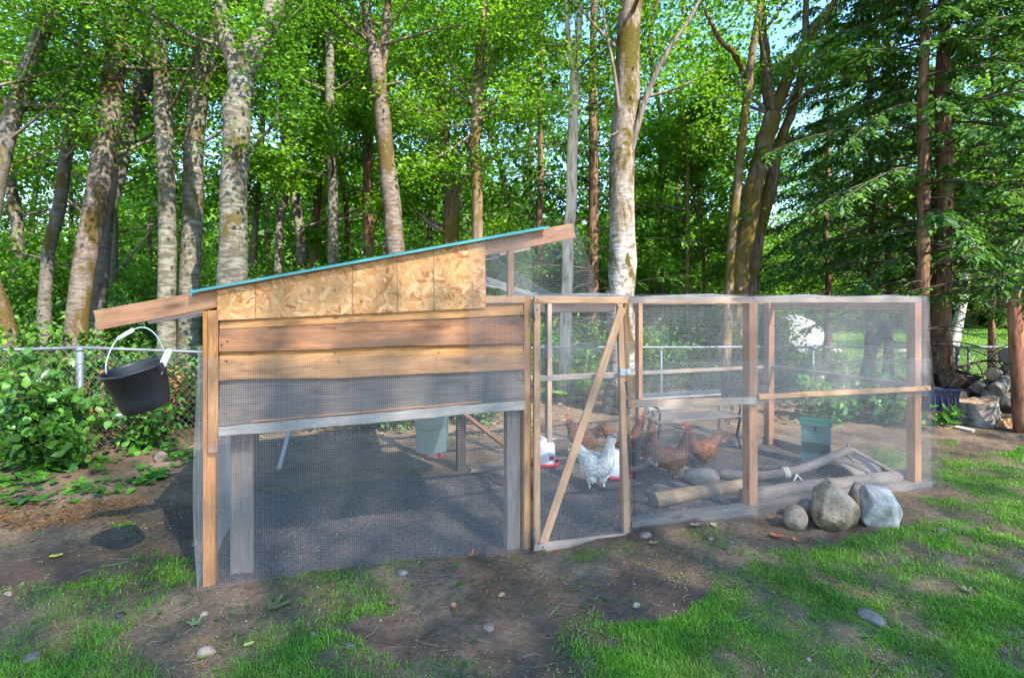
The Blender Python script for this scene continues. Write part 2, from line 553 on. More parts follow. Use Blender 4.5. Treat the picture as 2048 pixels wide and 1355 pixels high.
L_ALDER = leafmat('leaf_alder', [(.045, .13, .012), (.075, .20, .018), (.11, .26, .022), (.16, .31, .03)], .42)
L_MAPLE = leafmat('leaf_maple', [(.06, .16, .012), (.11, .25, .018), (.16, .32, .025), (.22, .37, .035)], .45)
L_DARK = leafmat('leaf_understory', [(.025, .085, .012), (.045, .135, .016), (.07, .19, .02), (.11, .25, .03)], .35)
L_SALAL = leafmat('leaf_salal', [(.03, .10, .018), (.05, .16, .025), (.09, .23, .03), (.15, .30, .04)], .25, .32, spec=.6)
L_FERN = leafmat('leaf_fern', [(.10, .24, .025), (.16, .33, .04), (.22, .40, .06)], .35)
L_CON = leafmat('needle_conifer', [(.025, .075, .015), (.042, .115, .02), (.07, .165, .028), (.10, .21, .035)], .34, .5)
L_CONL = leafmat('needle_conifer_light', [(.06, .15, .02), (.10, .21, .028), (.14, .27, .035)], .38, .5)
L_DEAD = leafmat('leaf_dead', [(.16, .07, .025), (.26, .12, .04), (.33, .18, .07), (.12, .06, .03)], .2, .8)
L_GRASS = leafmat('grass_blade', [(.07, .20, .012), (.11, .29, .015), (.15, .35, .02), (.21, .39, .04)], .35, .45)
L_WEED = leafmat('leaf_groundcover', [(.04, .14, .02), (.07, .21, .025), (.10, .28, .03)], .3, .4)
L_LITTER = leafmat('litter_bits', [(.10, .07, .045), (.20, .14, .08), (.32, .26, .16), (.15, .18, .05), (.28, .10, .04)], .1, .85)

# ------------------------------------------------------------------ frame of the coop and run: s along the front, t to the back
CA = np.array([-1.8298, 3.2517, 0.0])
CU = np.array([0.94662, 0.32235, 0.0])
CV = np.array([-0.32235, 0.94662, 0.0])


def P(s, t, z):
    return CA + CU * s + CV * t + np.array([0, 0, z])


def ST(x, y):
    dx = x - CA[0]; dy = y - CA[1]
    return dx * CU[0] + dy * CU[1], dx * CV[0] + dy * CV[1]


def FR(px, py, t=0.0):
    """photo pixel to (s, z) on the plane at depth t of the coop front"""
    O = CA + CV * t; k = (px - 1024) / FPX
    s = (k * O[1] - O[0]) / (CU[0] - k * CU[1]); d = O[1] + s * CU[1]
    return s, EYE - (py - HORY) / FPX * d


NZ1 = Noise2(11); NZ2 = Noise2(23); NZ3 = Noise2(37)


def gz(x, y):
    x = np.asarray(x, float); y = np.asarray(y, float)
    s, t = ST(x, y)
    z = .022 * NZ1.fbm(x, y, .9, 3) + .011 * NZ2.fbm(x, y, 5, 3) + .008 * NZ3.fbm(x, y, 15, 3)
    z = z + .075 * np.exp(-((s - 1.05) / .75) ** 2 - ((t + .10) / .22) ** 2)
    z = z + .05 * np.exp(-((s - .1) / .3) ** 2 - ((t - .05) / .2) ** 2)
    z = z + .03 * np.exp(-((s - 2.9) / .9) ** 2 - ((t + .2) / .2) ** 2)
    z = z + np.clip((y - 14) / 30, 0, 1) * .25 * NZ1.fbm(x, y, .06, 2)
    z = z + np.clip((-x - 5.5) / 4, 0, 1) * np.clip((y - 4) / 4, 0, 1) * .25
    return z


def gzf(x, y):
    return float(gz(np.array([x]), np.array([y]))[0])


def poly_in(poly, x, y):
    ins = np.zeros(x.shape, bool); n = len(poly)
    for i in range(n):
        x0, y0 = poly[i]; x1, y1 = poly[(i + 1) % n]
        if y0 == y1: continue
        c = ((y0 > y) != (y1 > y)) & (x < (x1 - x0) * (y - y0) / (y1 - y0) + x0)
        ins ^= c
    return ins


def wpoly(pp):
    return [tuple(G(a, b)[:2]) for a, b in pp]


GRASS_POLYS = [
    (.97, wpoly([(1180, 1280), (1400, 1165), (1570, 1100), (1690, 1075), (1830, 1050), (1895, 985), (1880, 912), (2048, 895), (2500, 925), (2700, 1500), (1230, 1500)])),
    (.22, wpoly([(740, 1500), (790, 1320), (1000, 1285), (1200, 1245), (1300, 1500)])),
    (.55, wpoly([(-500, 1500), (-300, 1190), (180, 1160), (320, 1105), (398, 1120), (405, 1195), (620, 1265), (790, 1320), (770, 1500)])),
    (.33, wpoly([(405, 1215), (560, 1185), (800, 1125), (880, 1145), (800, 1230), (620, 1265)])),
    (.55, wpoly([(210, 1062), (225, 1035), (290, 1030), (280, 1062)])),
    (.45, wpoly([(1130, 1118), (1280, 1088), (1560, 1078), (1570, 1105), (1400, 1165)])),
    (.6, wpoly([(1765, 950), (1760, 900), (1900, 880), (1880, 985), (1840, 965)])),
]


def grass_mask(x, y):
    wx = x + .16 * NZ2.fbm(x, y, 2.2, 3); wy = y + .16 * NZ3.fbm(x, y, 2.2, 3)
    m = np.zeros(x.shape)
    for d, pl in GRASS_POLYS:
        m = np.maximum(m, d * poly_in(pl, wx, wy))
    # bare patches
    h = NZ1.fbm(x + 5, y + 3, 1.5, 4)
    thin = np.where(m > .9, np.clip(.8 + 1.3 * (h + .32), .1, 1), np.clip(.42 + 1.5 * (h + .18), .03, 1))
    m = m * thin * np.clip(.8 + .8 * NZ2.fbm(x, y, 4.5, 3), .15, 1)
    s, t = ST(x, y)
    inside = (s > -.02) & (s < 6.2) & (t > -.03) & (t < 1.85)
    m = np.where(inside, 0, m)
    far = np.clip((y - 11.8) / 1.5, 0, 1) * np.clip((x - 3.5) / 2, 0, 1)
    return np.maximum(m, far)


def build_ground():
    fx = np.arange(-5.6, 7.0, .032); fy = np.arange(1.8, 7.4, .032)
    def ext(a, lo, hi, g=1.22):
        out = list(a); st = .06; v = a[-1]
        while v < hi: v += st; st *= g; out.append(v)
        st = .06; v = a[0]; pre = []
        while v > lo: v -= st; st *= g; pre.append(v)
        return np.array(pre[::-1] + out)
    xs = ext(fx, -420, 420); ys = ext(fy, -420, 420)
    X, Y = np.meshgrid(xs, ys)
    Z = gz(X, Y)
    V = np.stack([X.ravel(), Y.ravel(), Z.ravel()], 1)
    nx = len(xs); ny = len(ys)
    i = np.arange(nx * ny).reshape(ny, nx)
    T = np.stack([i[:-1, :-1].ravel(), i[:-1, 1:].ravel(), i[1:, 1:].ravel(), i[1:, :-1].ravel()], 1)
    me = fast_mesh('ground', V, T, True)
    gm = grass_mask(X.ravel(), Y.ravel())
    s, t = ST(X.ravel(), Y.ravel())
    run = ((s > .0) & (s < 6.2) & (t > .0) & (t < 1.85)).astype(float)
    x = X.ravel(); y = Y.ravel()
    # darker soil patches in the yard
    dk = np.zeros(x.shape)
    for (px, py, r) in ((1280, 1160, .35), (1360, 1190, .3), (330, 1060, .55), (120, 1120, .5), (1180, 1330, .4), (1150, 1265, .3)):
        g = G(px, py); dk = np.maximum(dk, np.exp(-((x - g[0]) ** 2 + (y - g[1]) ** 2) / r ** 2))
    forest = np.clip((y - (6.35 + .53 * (x + 5) * (x < .7) + (x >= .7) * (3.0 + .12 * (x - .7))) - .1) / .6, 0, 1)
    col = np.stack([gm, run, dk, np.where(gm > .9, 0, forest)], 1).astype(np.float32)
    at = me.color_attributes.new('zones', 'FLOAT_COLOR', 'POINT')
    at.data.foreach_set('color', col.ravel())

    m, nt, b, o = mat_new('ground_soil')
    a = N(nt, 'ShaderNodeAttribute', attribute_name='zones')
    sep = nt.nodes.new('ShaderNodeSeparateColor'); nt.links.new(a.outputs['Color'], sep.inputs[0])
    v = coords(nt, (1, 1, 1), False)
    f1 = noise(nt, v, 1.6, 6, .6, .3); f2 = noise(nt, v, 26, 6, .7); f3 = noise(nt, v, 130, 3, .6)
    soil = ramp(nt, f1, [(.3, (.115, .075, .045)), (.5, (.20, .133, .083)), (.7, (.29, .205, .135))])
    soil = mixc(nt, .8, soil, ramp(nt, f2, [(.3, (.5, .47, .45)), (.52, (1, 1, 1)), (.72, (1.45, 1.4, 1.35))]), 'MULTIPLY')
    soil = mixc(nt, math_n(nt, 'MULTIPLY', sep.outputs[2], .7), soil, (.075, .053, .04))
    # chip bedding inside the run
    vo = N(nt, 'ShaderNodeTexVoronoi'); vo.inputs['Scale'].default_value = 105; nt.links.new(v, vo.inputs['Vector'])
    s2 = nt.nodes.new('ShaderNodeSeparateColor'); nt.links.new(vo.outputs['Color'], s2.inputs[0])
    bed = ramp(nt, s2.outputs[0], [(0, (.075, .06, .056)), (.6, (.135, .112, .105)), (.92, (.22, .19, .175)), (1, (.36, .32, .29))])
    soil = mixc(nt, math_n(nt, 'MULTIPLY', sep.outputs[1], .85), soil, bed)
    ff = ramp(nt, f2, [(.3, (.04, .03, .018)), (.55, (.09, .07, .03)), (.7, (.06, .09, .02))])
    soil = mixc(nt, math_n(nt, 'MULTIPLY', a.outputs['Alpha'], .9), soil, ff)
    gr = ramp(nt, f2, [(.3, (.05, .09, .015)), (.6, (.085, .17, .02)), (.8, (.13, .20, .04))])
    gfac = math_n(nt, 'MULTIPLY', sep.outputs[0], ramp(nt, f2, [(.25, (.45,) * 3), (.6, (1, 1, 1))]))
    soil = mixc(nt, math_n(nt, 'MULTIPLY', gfac, .85), soil, gr)
    nt.links.new(soil, b.inputs['Base Color']); b.inputs['Roughness'].default_value = .95
    b.inputs['Specular IOR Level'].default_value = .15
    bump(nt, b, math_n(nt, 'ADD', f2, math_n(nt, 'MULTIPLY', f3, .4)), .9, .035)
    g = mesh_thing('ground', me, m)
    props(g, 'brown bare soil with patches of grass in front of the chicken run', 'ground', kind='structure')


build_ground()

# ------------------------------------------------------------------ chicken wire (every wire is real geometry)
def wire_polys(name, polys, r, nrm, mat, parent):
    """polys: list of (K,m,3) arrays, nrm: rough panel normal"""
    Vs = []; Ts = []; off = 0
    nrm = np.asarray(nrm, float); nrm /= np.linalg.norm(nrm)
    for Pn in polys:
        K, m, _ = Pn.shape
        t = np.gradient(Pn, axis=1); t /= np.maximum(np.linalg.norm(t, axis=2), 1e-9)[..., None]
        side = np.cross(t, nrm); side /= np.maximum(np.linalg.norm(side, axis=2), 1e-9)[..., None]
        nn = np.cross(side, t)
        ring = np.stack([Pn + r * (side * math.cos(a) + nn * math.sin(a)) for a in (math.pi / 2, math.pi * 7 / 6, math.pi * 11 / 6)], 2)
        Vs.append(ring.reshape(-1, 3))
        idx = np.arange(K * m * 3).reshape(K, m, 3) + off
        for j in range(3):
            k = (j + 1) % 3
            Ts.append(np.stack([idx[:, :-1, j], idx[:, :-1, k], idx[:, 1:, k], idx[:, 1:, j]], -1).reshape(-1, 4))
        off += K * m * 3
    o = big(name, np.concatenate(Vs), np.concatenate(Ts), mat, parent)
    o['kind'] = 'stuff'
    return o


NET_R = .0006


def net(parent, fn, la, lb, nrm, m_a=8, m_b=8, pitch=.0127, r=NET_R, mat=None, name='wire_netting'):
    """fn(a,b) maps unit square arrays to points; la, lb sizes in metres"""
    na = max(2, int(la / pitch)); nb = max(2, int(lb / pitch))
    rg = np.random.default_rng(na * 7 + nb)
    a = np.linspace(0, 1, na + 1); bb = np.linspace(0, 1, m_b)
    A1, B1 = np.meshgrid(a, bb, indexing='ij')
    b = np.linspace(0, 1, nb + 1); aa = np.linspace(0, 1, m_a)
    B2, A2 = np.meshgrid(b, aa, indexing='ij')
    return wire_polys(name, [fn(A1, B1), fn(A2, B2)], r, nrm, mat or M_NET, parent)


def flat_fn(s0, s1, zb, zt, t, amp=.008, bulge=0.0, seed=0):
    """front panel: s0..s1, bottom zb and top zt may be (left,right) pairs or functions of s"""
    def val(q, s):
        if callable(q): return q(s)
        if isinstance(q, tuple): return q[0] + (q[1] - q[0]) * (s - s0) / (s1 - s0)
        return q
    def fn(a, b):
        s = s0 + (s1 - s0) * a
        z0 = val(zb, s); z1 = val(zt, s)
        z = z0 + (z1 - z0) * b
        w = amp * (np.sin(s * 5.1 + seed) + np.sin(s * 11.3 + z * 3 + seed * 2) * .5 + np.sin(z * 7 + s * 2)) - bulge * np.sin(np.pi * b)
        tt = t - np.abs(w)
        return CA + CU * s[..., None] + CV * tt[..., None] + np.array([0, 0, 1.0]) * z[..., None]
    return fn


def gbot(s):
    p = CA + CU * s[..., None]
    return gz(p[..., 0], p[..., 1]) - .01


# ------------------------------------------------------------------ the hen house
coop = thing('chicken_coop', P(0, 0, 0), 'raised wooden hen house with teal metal roof and flakeboard gable', 'chicken coop')


def hb(name, s0, z0, s1, z1, t, w, th, mat, parent=None, **k):
    return board(name, P(s0, t, z0), P(s1, t, z1), w, th, mat, parent or coop, **k)


def vb(name, s, t, z0, z1, w, th, mat, parent=None, ds=0.0, **k):
    """vertical board; w along the front, th into the depth"""
    return board(name, P(s, t, z0), P(s + ds, t, z1), w, th, mat, parent or coop, up=CU, **k)


RS = .213                                    # roof slope


def rz(s): return 1.702 + (s + .538) * RS    # top of the front rafter


# posts
vb('post', .033, .045, -.05, 1.70, .065, .085, M_ORANGE)
vb('post_trim', .058, -.012, .905, 1.705, .055, .022, M_HONEY)
vb('post_block', .06, -.026, .87, .935, .05, .02, M_RED, segs=2)
vb('post', .195, .14, -.05, .97, .13, .04, M_OLD)
vb('post', .06, 1.9, -.05, 1.70, .09, .09, M_DARKW)
vb('post', 2.02, 1.9, -.05, 1.80, .09, .09, M_DARKW)
vb('post', 1.96, .08, -.05, 1.06, .10, .08, M_OLD)
vb('post', 2.049, .04, -.05, 1.796, .052, .085, M_HONEY)
# siding, lapped: each board leans out at its foot
def siding(z0l, z1l, z0r, z1r, mat, s0=.09, s1=2.018, wave=.003, t=.0):
    p0 = P(s0, t, (z0l + z1l) / 2); p1 = P(s1, t, (z0r + z1r) / 2)
    sb = board('siding_board', p0, p1, z1l - z0l, .019, mat, coop, wave=wave, segs=22, w1=z1r - z0r,
                 up=np.array([CV[0] * .17, CV[1] * .17, 1.0]))
    rg = np.random.default_rng(int(z0l * 1000)); mb = MB()
    for s_ in (.115, .13, .74, .76, 1.40, 1.415, 1.975, 1.99):
        f = (s_ - s0) / (s1 - s0); zz = rg.uniform(.2, .85)
        z = (z0l + (z0r - z0l) * f) * (1 - zz) + (z1l + (z1r - z1l) * f) * zz
        mb.box(P(s_ + rg.normal(0, .006), t - .0125 - (.5 - zz) * .034, z), (.007, .006, .007))
    mb.build('nails', M_BLACK, sb)['kind'] = 'stuff'
    return sb
siding(1.59, 1.715, 1.662, 1.742, M_HONEY, wave=.001, t=.012)
siding(1.455, 1.652, 1.46, 1.655, M_BROWN)['label'] = 'dark stained upper siding board'
siding(1.282, 1.462, 1.271, 1.462, M_HONEY, wave=.005)
siding(1.02, 1.288, 1.06, 1.282, M_GREYB, wave=.003)['label'] = 'weathered grey siding board'
hb('floor_beam', .088, .990, 2.02, 1.030, -.006, .062, .04, M_SILV, wave=.003, segs=20, w1=.07)
hb('batten', .27, 1.036, 1.70, 1.072, -.03, .012, .012, M_RED, wave=.001)
# flakeboard gable
def osb_panel():
    c = np.array([.906, 0, 1.83])
    pts = [(.080, 1.645), (1.737, 1.714), (1.730, rz(1.73) - .012), (.080, rz(.08) - .012)]
    V = [(s - c[0], q, z - c[2]) for q in (-.006, .006) for s, z in pts]
    F = [(0, 1, 2, 3), (7, 6, 5, 4), (0, 4, 5, 1), (1, 5, 6, 2), (2, 6, 7, 3), (3, 7, 4, 0)]
    me = bpy.data.meshes.new('gable_panel'); me.from_pydata(V, [], F); me.materials.append(M_OSB)
    M = Matrix(((CU[0], CV[0], 0, 0), (CU[1], CV[1], 0, 0), (0, 0, 1, 0), (0, 0, 0, 1)))
    M.translation = Vector(P(.906, -.012, 1.83))
    link(bpy.data.objects.new('gable_panel', me), coop, M)
osb_panel()
# rafters and roof
for k, (t, mt) in enumerate(((.019, M_RED), (.95, M_OLD), (1.9, M_OLD))):
    hb('rafter', -.53, rz(-.53) - .055, 2.415, rz(2.415) - .055, t, .112, .038, mt, wave=.001)
vb('stud', 1.926, .019, 1.795, rz(1.926) - .115, .045, .036, M_RED)
hb('top_plate', 1.737, 1.772, 2.022, 1.772, .0, .05, .036, M_TAN)
mb = MB()
prof = []
s0r, s1r = -.035, 2.18
nr = 40
tt = np.linspace(-.055, 2.0, nr * 2 + 1)
hz = [(.010 if (i % 8) in (3, 4) else 0.0) for i in range(len(tt))]
V = []
for off in (0.0, .004):
    for s_ in (s0r, s1r):
        for t_, h_ in zip(tt, hz):
            V.append(P(s_, t_, rz(s_) + .006 + h_ + off))
m_ = len(tt)
F = []
for i in range(m_ - 1):
    F.append((i, i + 1, m_ + i + 1, m_ + i)); F.append((2 * m_ + i, 3 * m_ + i, 3 * m_ + i + 1, 2 * m_ + i + 1))
    F.append((i, 2 * m_ + i, 2 * m_ + i + 1, i + 1)); F.append((m_ + i, m_ + i + 1, 3 * m_ + i + 1, 3 * m_ + i))
mb.add(V, F)
mb.build('roof', M_TEAL, coop)
roof_o = coop.children[-1]
mb = MB(); mb.bar(P(s0r - .01, -.063, rz(s0r) + .004), P(s1r + .01, -.063, rz(s1r) + .004), .01, .015); mb.build('roof_flashing', M_TEAL, roof_o)
mb = MB(); mb.bar(P(s0r - .012, -.06, rz(s0r) + .0), P(s0r - .012, 2.0, rz(s0r) + .0), .01, .04); mb.build('roof_flashing', M_TEAL, roof_o)
scr = None
for f in np.linspace(.03, .97, 8):
    s_ = s0r + (s1r - s0r) * f
    if scr is None:
        mb = MB(); mb.lathe([(.006, 0), (.006, .004), (.003, .008), (0, .008)], 8); scr = mb.build('roof_screw', M_GALV, roof_o, Matrix.Translation(Vector(P(s_, -.05, rz(s_) + .022)))).data
    else:
        link(bpy.data.objects.new('roof_screw', scr), roof_o, Matrix.Translation(Vector(P(s_, -.05, rz(s_) + .022))))
# floor, back wall, left wall, right wall of the box
mb = MB(); c = P(1.03, .98, 1.03)
RC = np.array([[CU[0], CV[0], 0], [CU[1], CV[1], 0], [0, 0, 1]])
mb.box(c, (1.9, 1.8, .018), RC); mb.build('floor_panel', M_DARKW, coop)
for i in range(4):
    board('wall_board', P(.10, 1.94, 1.12 + .19 * i), P(1.73, 1.94, 1.12 + .19 * i), .2, .018, M_DARKW, coop)
for i in range(4):
    board('wall_board', P(.0, .1, 1.12 + .175 * i), P(.0, 1.85, 1.12 + .175 * i), .18, .018, M_BROWN, coop)
board('wall_board', P(1.742, .05, 1.4), P(1.742, 1.88, 1.4), .72, .012, M_DARKW, coop)
# brace and perch plank under the house
board('brace', W(921, 822, 5.62), W(1012, 893, 5.45), .07, .03, M_RED, coop, up=(.2, -.9, .5))
# netting of the house
zb = lambda s: gbot(s)
net(coop, flat_fn(-.012, 2.045, zb, (1.425, 1.375), -.034, .006, .012, 1), 2.05, 1.4, -CV, 14, 10)
net(coop, flat_fn(1.612, 2.06, 1.095, lambda s: rz(s) - .01, -.045, .004, 0, 2), .45, 1.1, -CV, 6, 8)
def side_fn(a, b):
    t = a * 1.9 - .03; z = gz(*(CA + CV * t[..., None]).transpose(2, 0, 1)[:2]) + b * 1.42
    o_ = -.02 - .02 * np.sin(np.pi * b) - .006 * np.sin(t * 9 + z * 4)
    return CA + CU * o_[..., None] + CV * t[..., None] + np.array([0, 0, 1.0]) * z[..., None]
net(coop, side_fn, 1.9, 1.42, -CU, 10, 10)
# the sagging sheets between rafter end and run top
def sag_front(a, b):
    s = (1.74 + (2.425 - 1.74) * a) * b + (1.85 + (2.60 - 1.85) * a) * (1 - b)
    zt = rz(1.74 + (2.425 - 1.74) * a) - .02; z = 1.80 + (zt - 1.80) * b
    t = -.02 - .02 * np.sin(np.pi * b) * a
    return CA + CU * s[..., None] + CV * t[..., None] + np.array([0, 0, 1.0]) * z[..., None]
net(coop, sag_front, .75, .5, -CV, 6, 8)
def sag_top(a, b):
    # hangs from the roof end and lands on the run; b to the back
    s = 1.78 + 1.0 * a
    z = 2.10 - .30 * (1 - (1 - a) ** 2.4) + .05 * np.sin(b * 9 + a * 5) * (1 - a) - .08 * np.sin(np.pi * a) * np.sin(b * 4 + 1)
    z = np.maximum(z, 1.808)
    t = .02 + 1.7 * b + .03 * np.sin(a * 8)
    return CA + CU * s[..., None] + CV * t[..., None] + np.array([0, 0, 1.0]) * z[..., None]
net(coop, sag_top, 1.05, 1.7, (0, 0, 1), 14, 14)
mb = MB()
for p0, p1 in ((FR(1073, 590), FR(1079, 574)), (FR(1079, 574), FR(1086, 586))):
    mb.tube([P(p0[0], -.045, p0[1]), P(p1[0], -.045, p1[1])], .002, 5)
mb.build('tie_wire', M_GALV, coop)

# ------------------------------------------------------------------ the run
run = thing('chicken_run', P(2.08, 0, 0), 'long low chicken run of timber posts covered in grey wire netting', 'chicken run')
vb('post', 2.868, .05, -.05, 1.745, .045, .09, M_HONEY, run, ds=-.012)
vb('post', 4.06, .055, -.05, 1.745, .085, .085, M_RED, run)
vb('post', 5.985, .05, -.05, 1.80, .085, .085, M_RED, run, ds=.0)
vb('post', 5.9, 1.76, -.05, 1.75, .085, .085, M_RED, run)
vb('post', 4.06, 1.78, -.05, 1.75, .05, .085, M_RED, run)
vb('post', 2.95, 1.78, -.05, 1.75, .05, .085, M_TANW, run)
hb('top_rail', 2.845, 1.772, 5.995, 1.778, .03, .052, .05, M_TANW, run, wave=.001, segs=14)
hb('top_rail', 2.08, 1.70, 3.75, 1.70, 1.80, .11, .04, M_DARKW, run)
hb('top_rail', 3.76, 1.76, 5.95, 1.76, 1.80, .05, .04, M_TAN, run)
board('end_rail', P(5.99, .11, 1.728), P(5.92, 1.72, 1.728), .115, .036, M_RED, run)
board('end_rail', P(6.0, .11, .955), P(5.92, 1.72, .955), .042, .036, M_TANW, run)
a0 = FR(1256, 807, -.03); a1 = FR(1512, 803, -.03)
hb('mid_rail', a0[0], a0[1], a1[0], a1[1] + .01, -.028, .058, .03, M_TANW, run, wave=.002)
a0 = FR(1512, 792, -.03); a1 = FR(1854, 775, -.03)
hb('mid_rail', a0[0], a0[1], a1[0], a1[1], -.05, .042, .03, M_TAN, run, wave=.001)
hb('back_rail', 2.1, .95, 5.86, .95, 1.80, .042, .03, M_TANW, run)
hb('sill', 2.90, .035, 6.20, .005, .045, .10, .09, M_OLD, run, wave=.003, segs=16)
hb('sill', 2.1, .0, 5.95, .02, 1.82, .10, .06, M_OLD, run)
board('sill', P(6.14, .1, .02), P(5.95, 1.8, .03), .10, .06, M_OLD, run)
hb('brace_block', 2.862, .985, 2.89, .985, -.03, .06, .036, M_ORANGE, run, segs=2)

# door
door = bpy.data.objects.new('door', None); door.empty_display_size = .1
link(door, run, Matrix.Translation(Vector(P(2.09, -.03, 0))))
DT = -.032
a0 = FR(1068, 1100, DT); a1 = FR(1070, 606, DT)
vb('stile', 2.106, DT, -.0, 1.742, .046, .034, M_TAN, door)
a0 = FR(1256, 1078, DT); a1 = FR(1241, 604, DT)
board('stile', P(a0[0] - .015, DT, .0), P(a1[0] - .010, DT, 1.742), .045, .034, M_TAN, door, up=CU)
hb('door_rail', 2.085, 1.770, 2.845, 1.770, DT, .05, .034, M_TAN, door, wave=.001)
a0 = FR(1077, 757, DT + .03); a1 = FR(1240, 750, DT + .03)
hb('door_rail', a0[0], a0[1], a1[0], a1[1], DT + .03, .036, .02, M_TANW, door)
a0 = FR(1067, 1092, DT); a1 = FR(1268, 1069, DT)
hb('door_rail', a0[0] - .005, a0[1] + .0, a1[0] - .01, a1[1], DT - .02, .06, .03, M_TANW, door, wave=.001)
a0 = FR(1083, 1082, DT); a1 = FR(1241, 614, DT)
board('diagonal_brace', P(a0[0], DT - .028, a0[1]), P(a1[0], DT - .028, a1[1]), .062, .018, M_TAN, door, up=CU)
for z in (1.68, .10):
    mb = MB(); mb.box(P(2.079, DT - .012, z), (.014, .02, .12), RC); mb.tube([P(2.079, DT - .026, z - .06), P(2.079, DT - .026, z + .06)], .006, 8)
    mb.build('hinge', M_GALV, door)
la = FR(1248, 743, DT - .02)
mb = MB(); mb.box(P(la[0], DT - .03, la[1]), (.082, .02, .045), RC); mb.box(P(la[0] + .02, DT - .045, la[1] + .002), (.03, .018, .03), RC)
mb.tube([P(la[0] + .005, DT - .05, la[1]), P(la[0] + .042, DT - .052, la[1] + .006)], .006, 8)
lt = mb.build('latch', plain('zinc_latch', (.45, .47, .50), .35, .5, .15, 9, .03), door)
mb = MB()  # black slivers paint the shade in the gap between stile and post
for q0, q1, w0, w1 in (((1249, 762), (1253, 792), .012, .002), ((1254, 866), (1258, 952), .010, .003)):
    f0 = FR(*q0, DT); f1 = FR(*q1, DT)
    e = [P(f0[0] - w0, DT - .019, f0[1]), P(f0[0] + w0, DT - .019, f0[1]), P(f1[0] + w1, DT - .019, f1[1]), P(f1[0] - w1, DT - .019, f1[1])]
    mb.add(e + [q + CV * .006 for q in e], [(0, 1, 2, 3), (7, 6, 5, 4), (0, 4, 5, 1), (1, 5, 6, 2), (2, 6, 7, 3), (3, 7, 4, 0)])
mb.build('gap_shade_strip', M_BLACK, door)['kind'] = 'stuff'
net(door, flat_fn(2.09, 2.86, .0, 1.46, DT - .042, .003, .0, 3), .77, 1.46, -CV, 6, 8)
net(door, flat_fn(2.09, 2.84, 1.36, 1.775, DT + .02, .003, .0, 4), .75, .42, -CV, 6, 6)
# netting of the run
net(run, flat_fn(2.85, 6.01, lambda s: .90 - .006 * (s - 2.85), 1.812, -.038, .010, .012, 5), 3.2, .9, -CV, 24, 8)
net(run, flat_fn(2.9, 6.10, .0, (1.30, 1.22), -.026, .008, .0, 6), 3.2, 1.25, -CV, 24, 8)
net(run, flat_fn(4.0, 6.02, .93, 1.805, -.062, .006, .018, 9), 2.05, .9, -CV, 16, 8)
fl = [FR(*q, -.06) for q in ((1266, 934), (1320, 925), (1370, 912), (1405, 899), (1430, 886), (1446, 868), (1455, 850), (1458, 815))]
fs = np.array([q[0] for q in fl]); fz = np.array([q[1] for q in fl])
def flap():
    # loose tongue of netting below the middle rail, its foot cut along a curve
    L = []
    def pt(s, z): return P(s, -.066 - .010 * abs(math.sin(s * 4 + z * 5)) - .02 * (.95 - z), z)
    for s in np.arange(fs[0], fs[-1], .0127):
        z0 = np.interp(s, fs, fz); L.append(np.array([[pt(s, z) for z in np.linspace(z0, .95, 5)]]))
    for z in np.arange(fz[0] + .005, .95, .0127):
        s1 = np.interp(z, fz, fs)
        if s1 - fs[0] > .03: L.append(np.array([[pt(s, z) for s in np.linspace(fs[0], s1, 9)]]))
    wire_polys('wire_netting', L, NET_R, -CV, M_NET, run)
flap()
def end_fn(a, b):
    t = -.06 + 1.86 * a; z = b * 1.81
    bo = .05 * np.sin(np.pi * b) * (.6 + .4 * np.sin(t * 3)) + .16 * (1 - b) ** 1.3
    s = 5.995 + bo * .7 + .09 * (1 - b) - .07 * a
    return CA + CU * s[..., None] + CV * t[..., None] + np.array([0, 0, 1.0]) * z[..., None]
net(run, end_fn, 1.86, 1.81, CU, 12, 12)
net(run, flat_fn(2.05, 5.95, .03, 1.75, 1.83, .008, 0, 8), 3.9, 1.75, -CV, 16, 8, pitch=.016)
def top_fn(a, b):
    s = 2.3 + 3.69 * a; t = -.03 + 1.85 * b
    z = 1.808 - .03 * np.sin(np.pi * b) * np.abs(np.sin(a * 9)) + .012 * np.sin(a * 23 + b * 3)
    return CA + CU * s[..., None] + CV * t[..., None] + np.array([0, 0, 1.0]) * z[..., None]
net(run, top_fn, 3.76, 1.85, (0, 0, 1), 24, 12, pitch=.016)

# ------------------------------------------------------------------ foliage tools
def rot_axes(rg, n, up_bias=.6):
    """random leaf frames: d = blade direction, w = across, nrm = face normal, tilted towards up"""
    nrm = rg.normal(0, 1, (n, 3)); nrm /= np.linalg.norm(nrm, axis=1)[:, None]
    nrm = nrm * (1 - up_bias) + np.array([0, 0, 1.0]) * up_bias
    nrm /= np.linalg.norm(nrm, axis=1)[:, None]
    d = rg.normal(0, 1, (n, 3)); d -= nrm * (d * nrm).sum(1)[:, None]; d /= np.linalg.norm(d, axis=1)[:, None]
    return d, np.cross(nrm, d), nrm


def leaf_VT(C, d, w, nrm, size, width=.7, fold=.12):
    """kite leaf folded along its midrib: 4 vertices, 2 triangles"""
    s = np.asarray(size)[:, None]
    a = C; b = C + d * s * .45 - w * s * width * .5 + nrm * s * fold
    c = C + d * s - nrm * s * fold * .8; e = C + d * s * .45 + w * s * width * .5 + nrm * s * fold
    n = len(C)
    V = np.stack([a, b, c, e], 1).reshape(-1, 3)
    i = np.arange(n) * 4
    T = np.concatenate([np.stack([i, i + 2, i + 1], 1), np.stack([i, i + 3, i + 2], 1)])
    return V, T


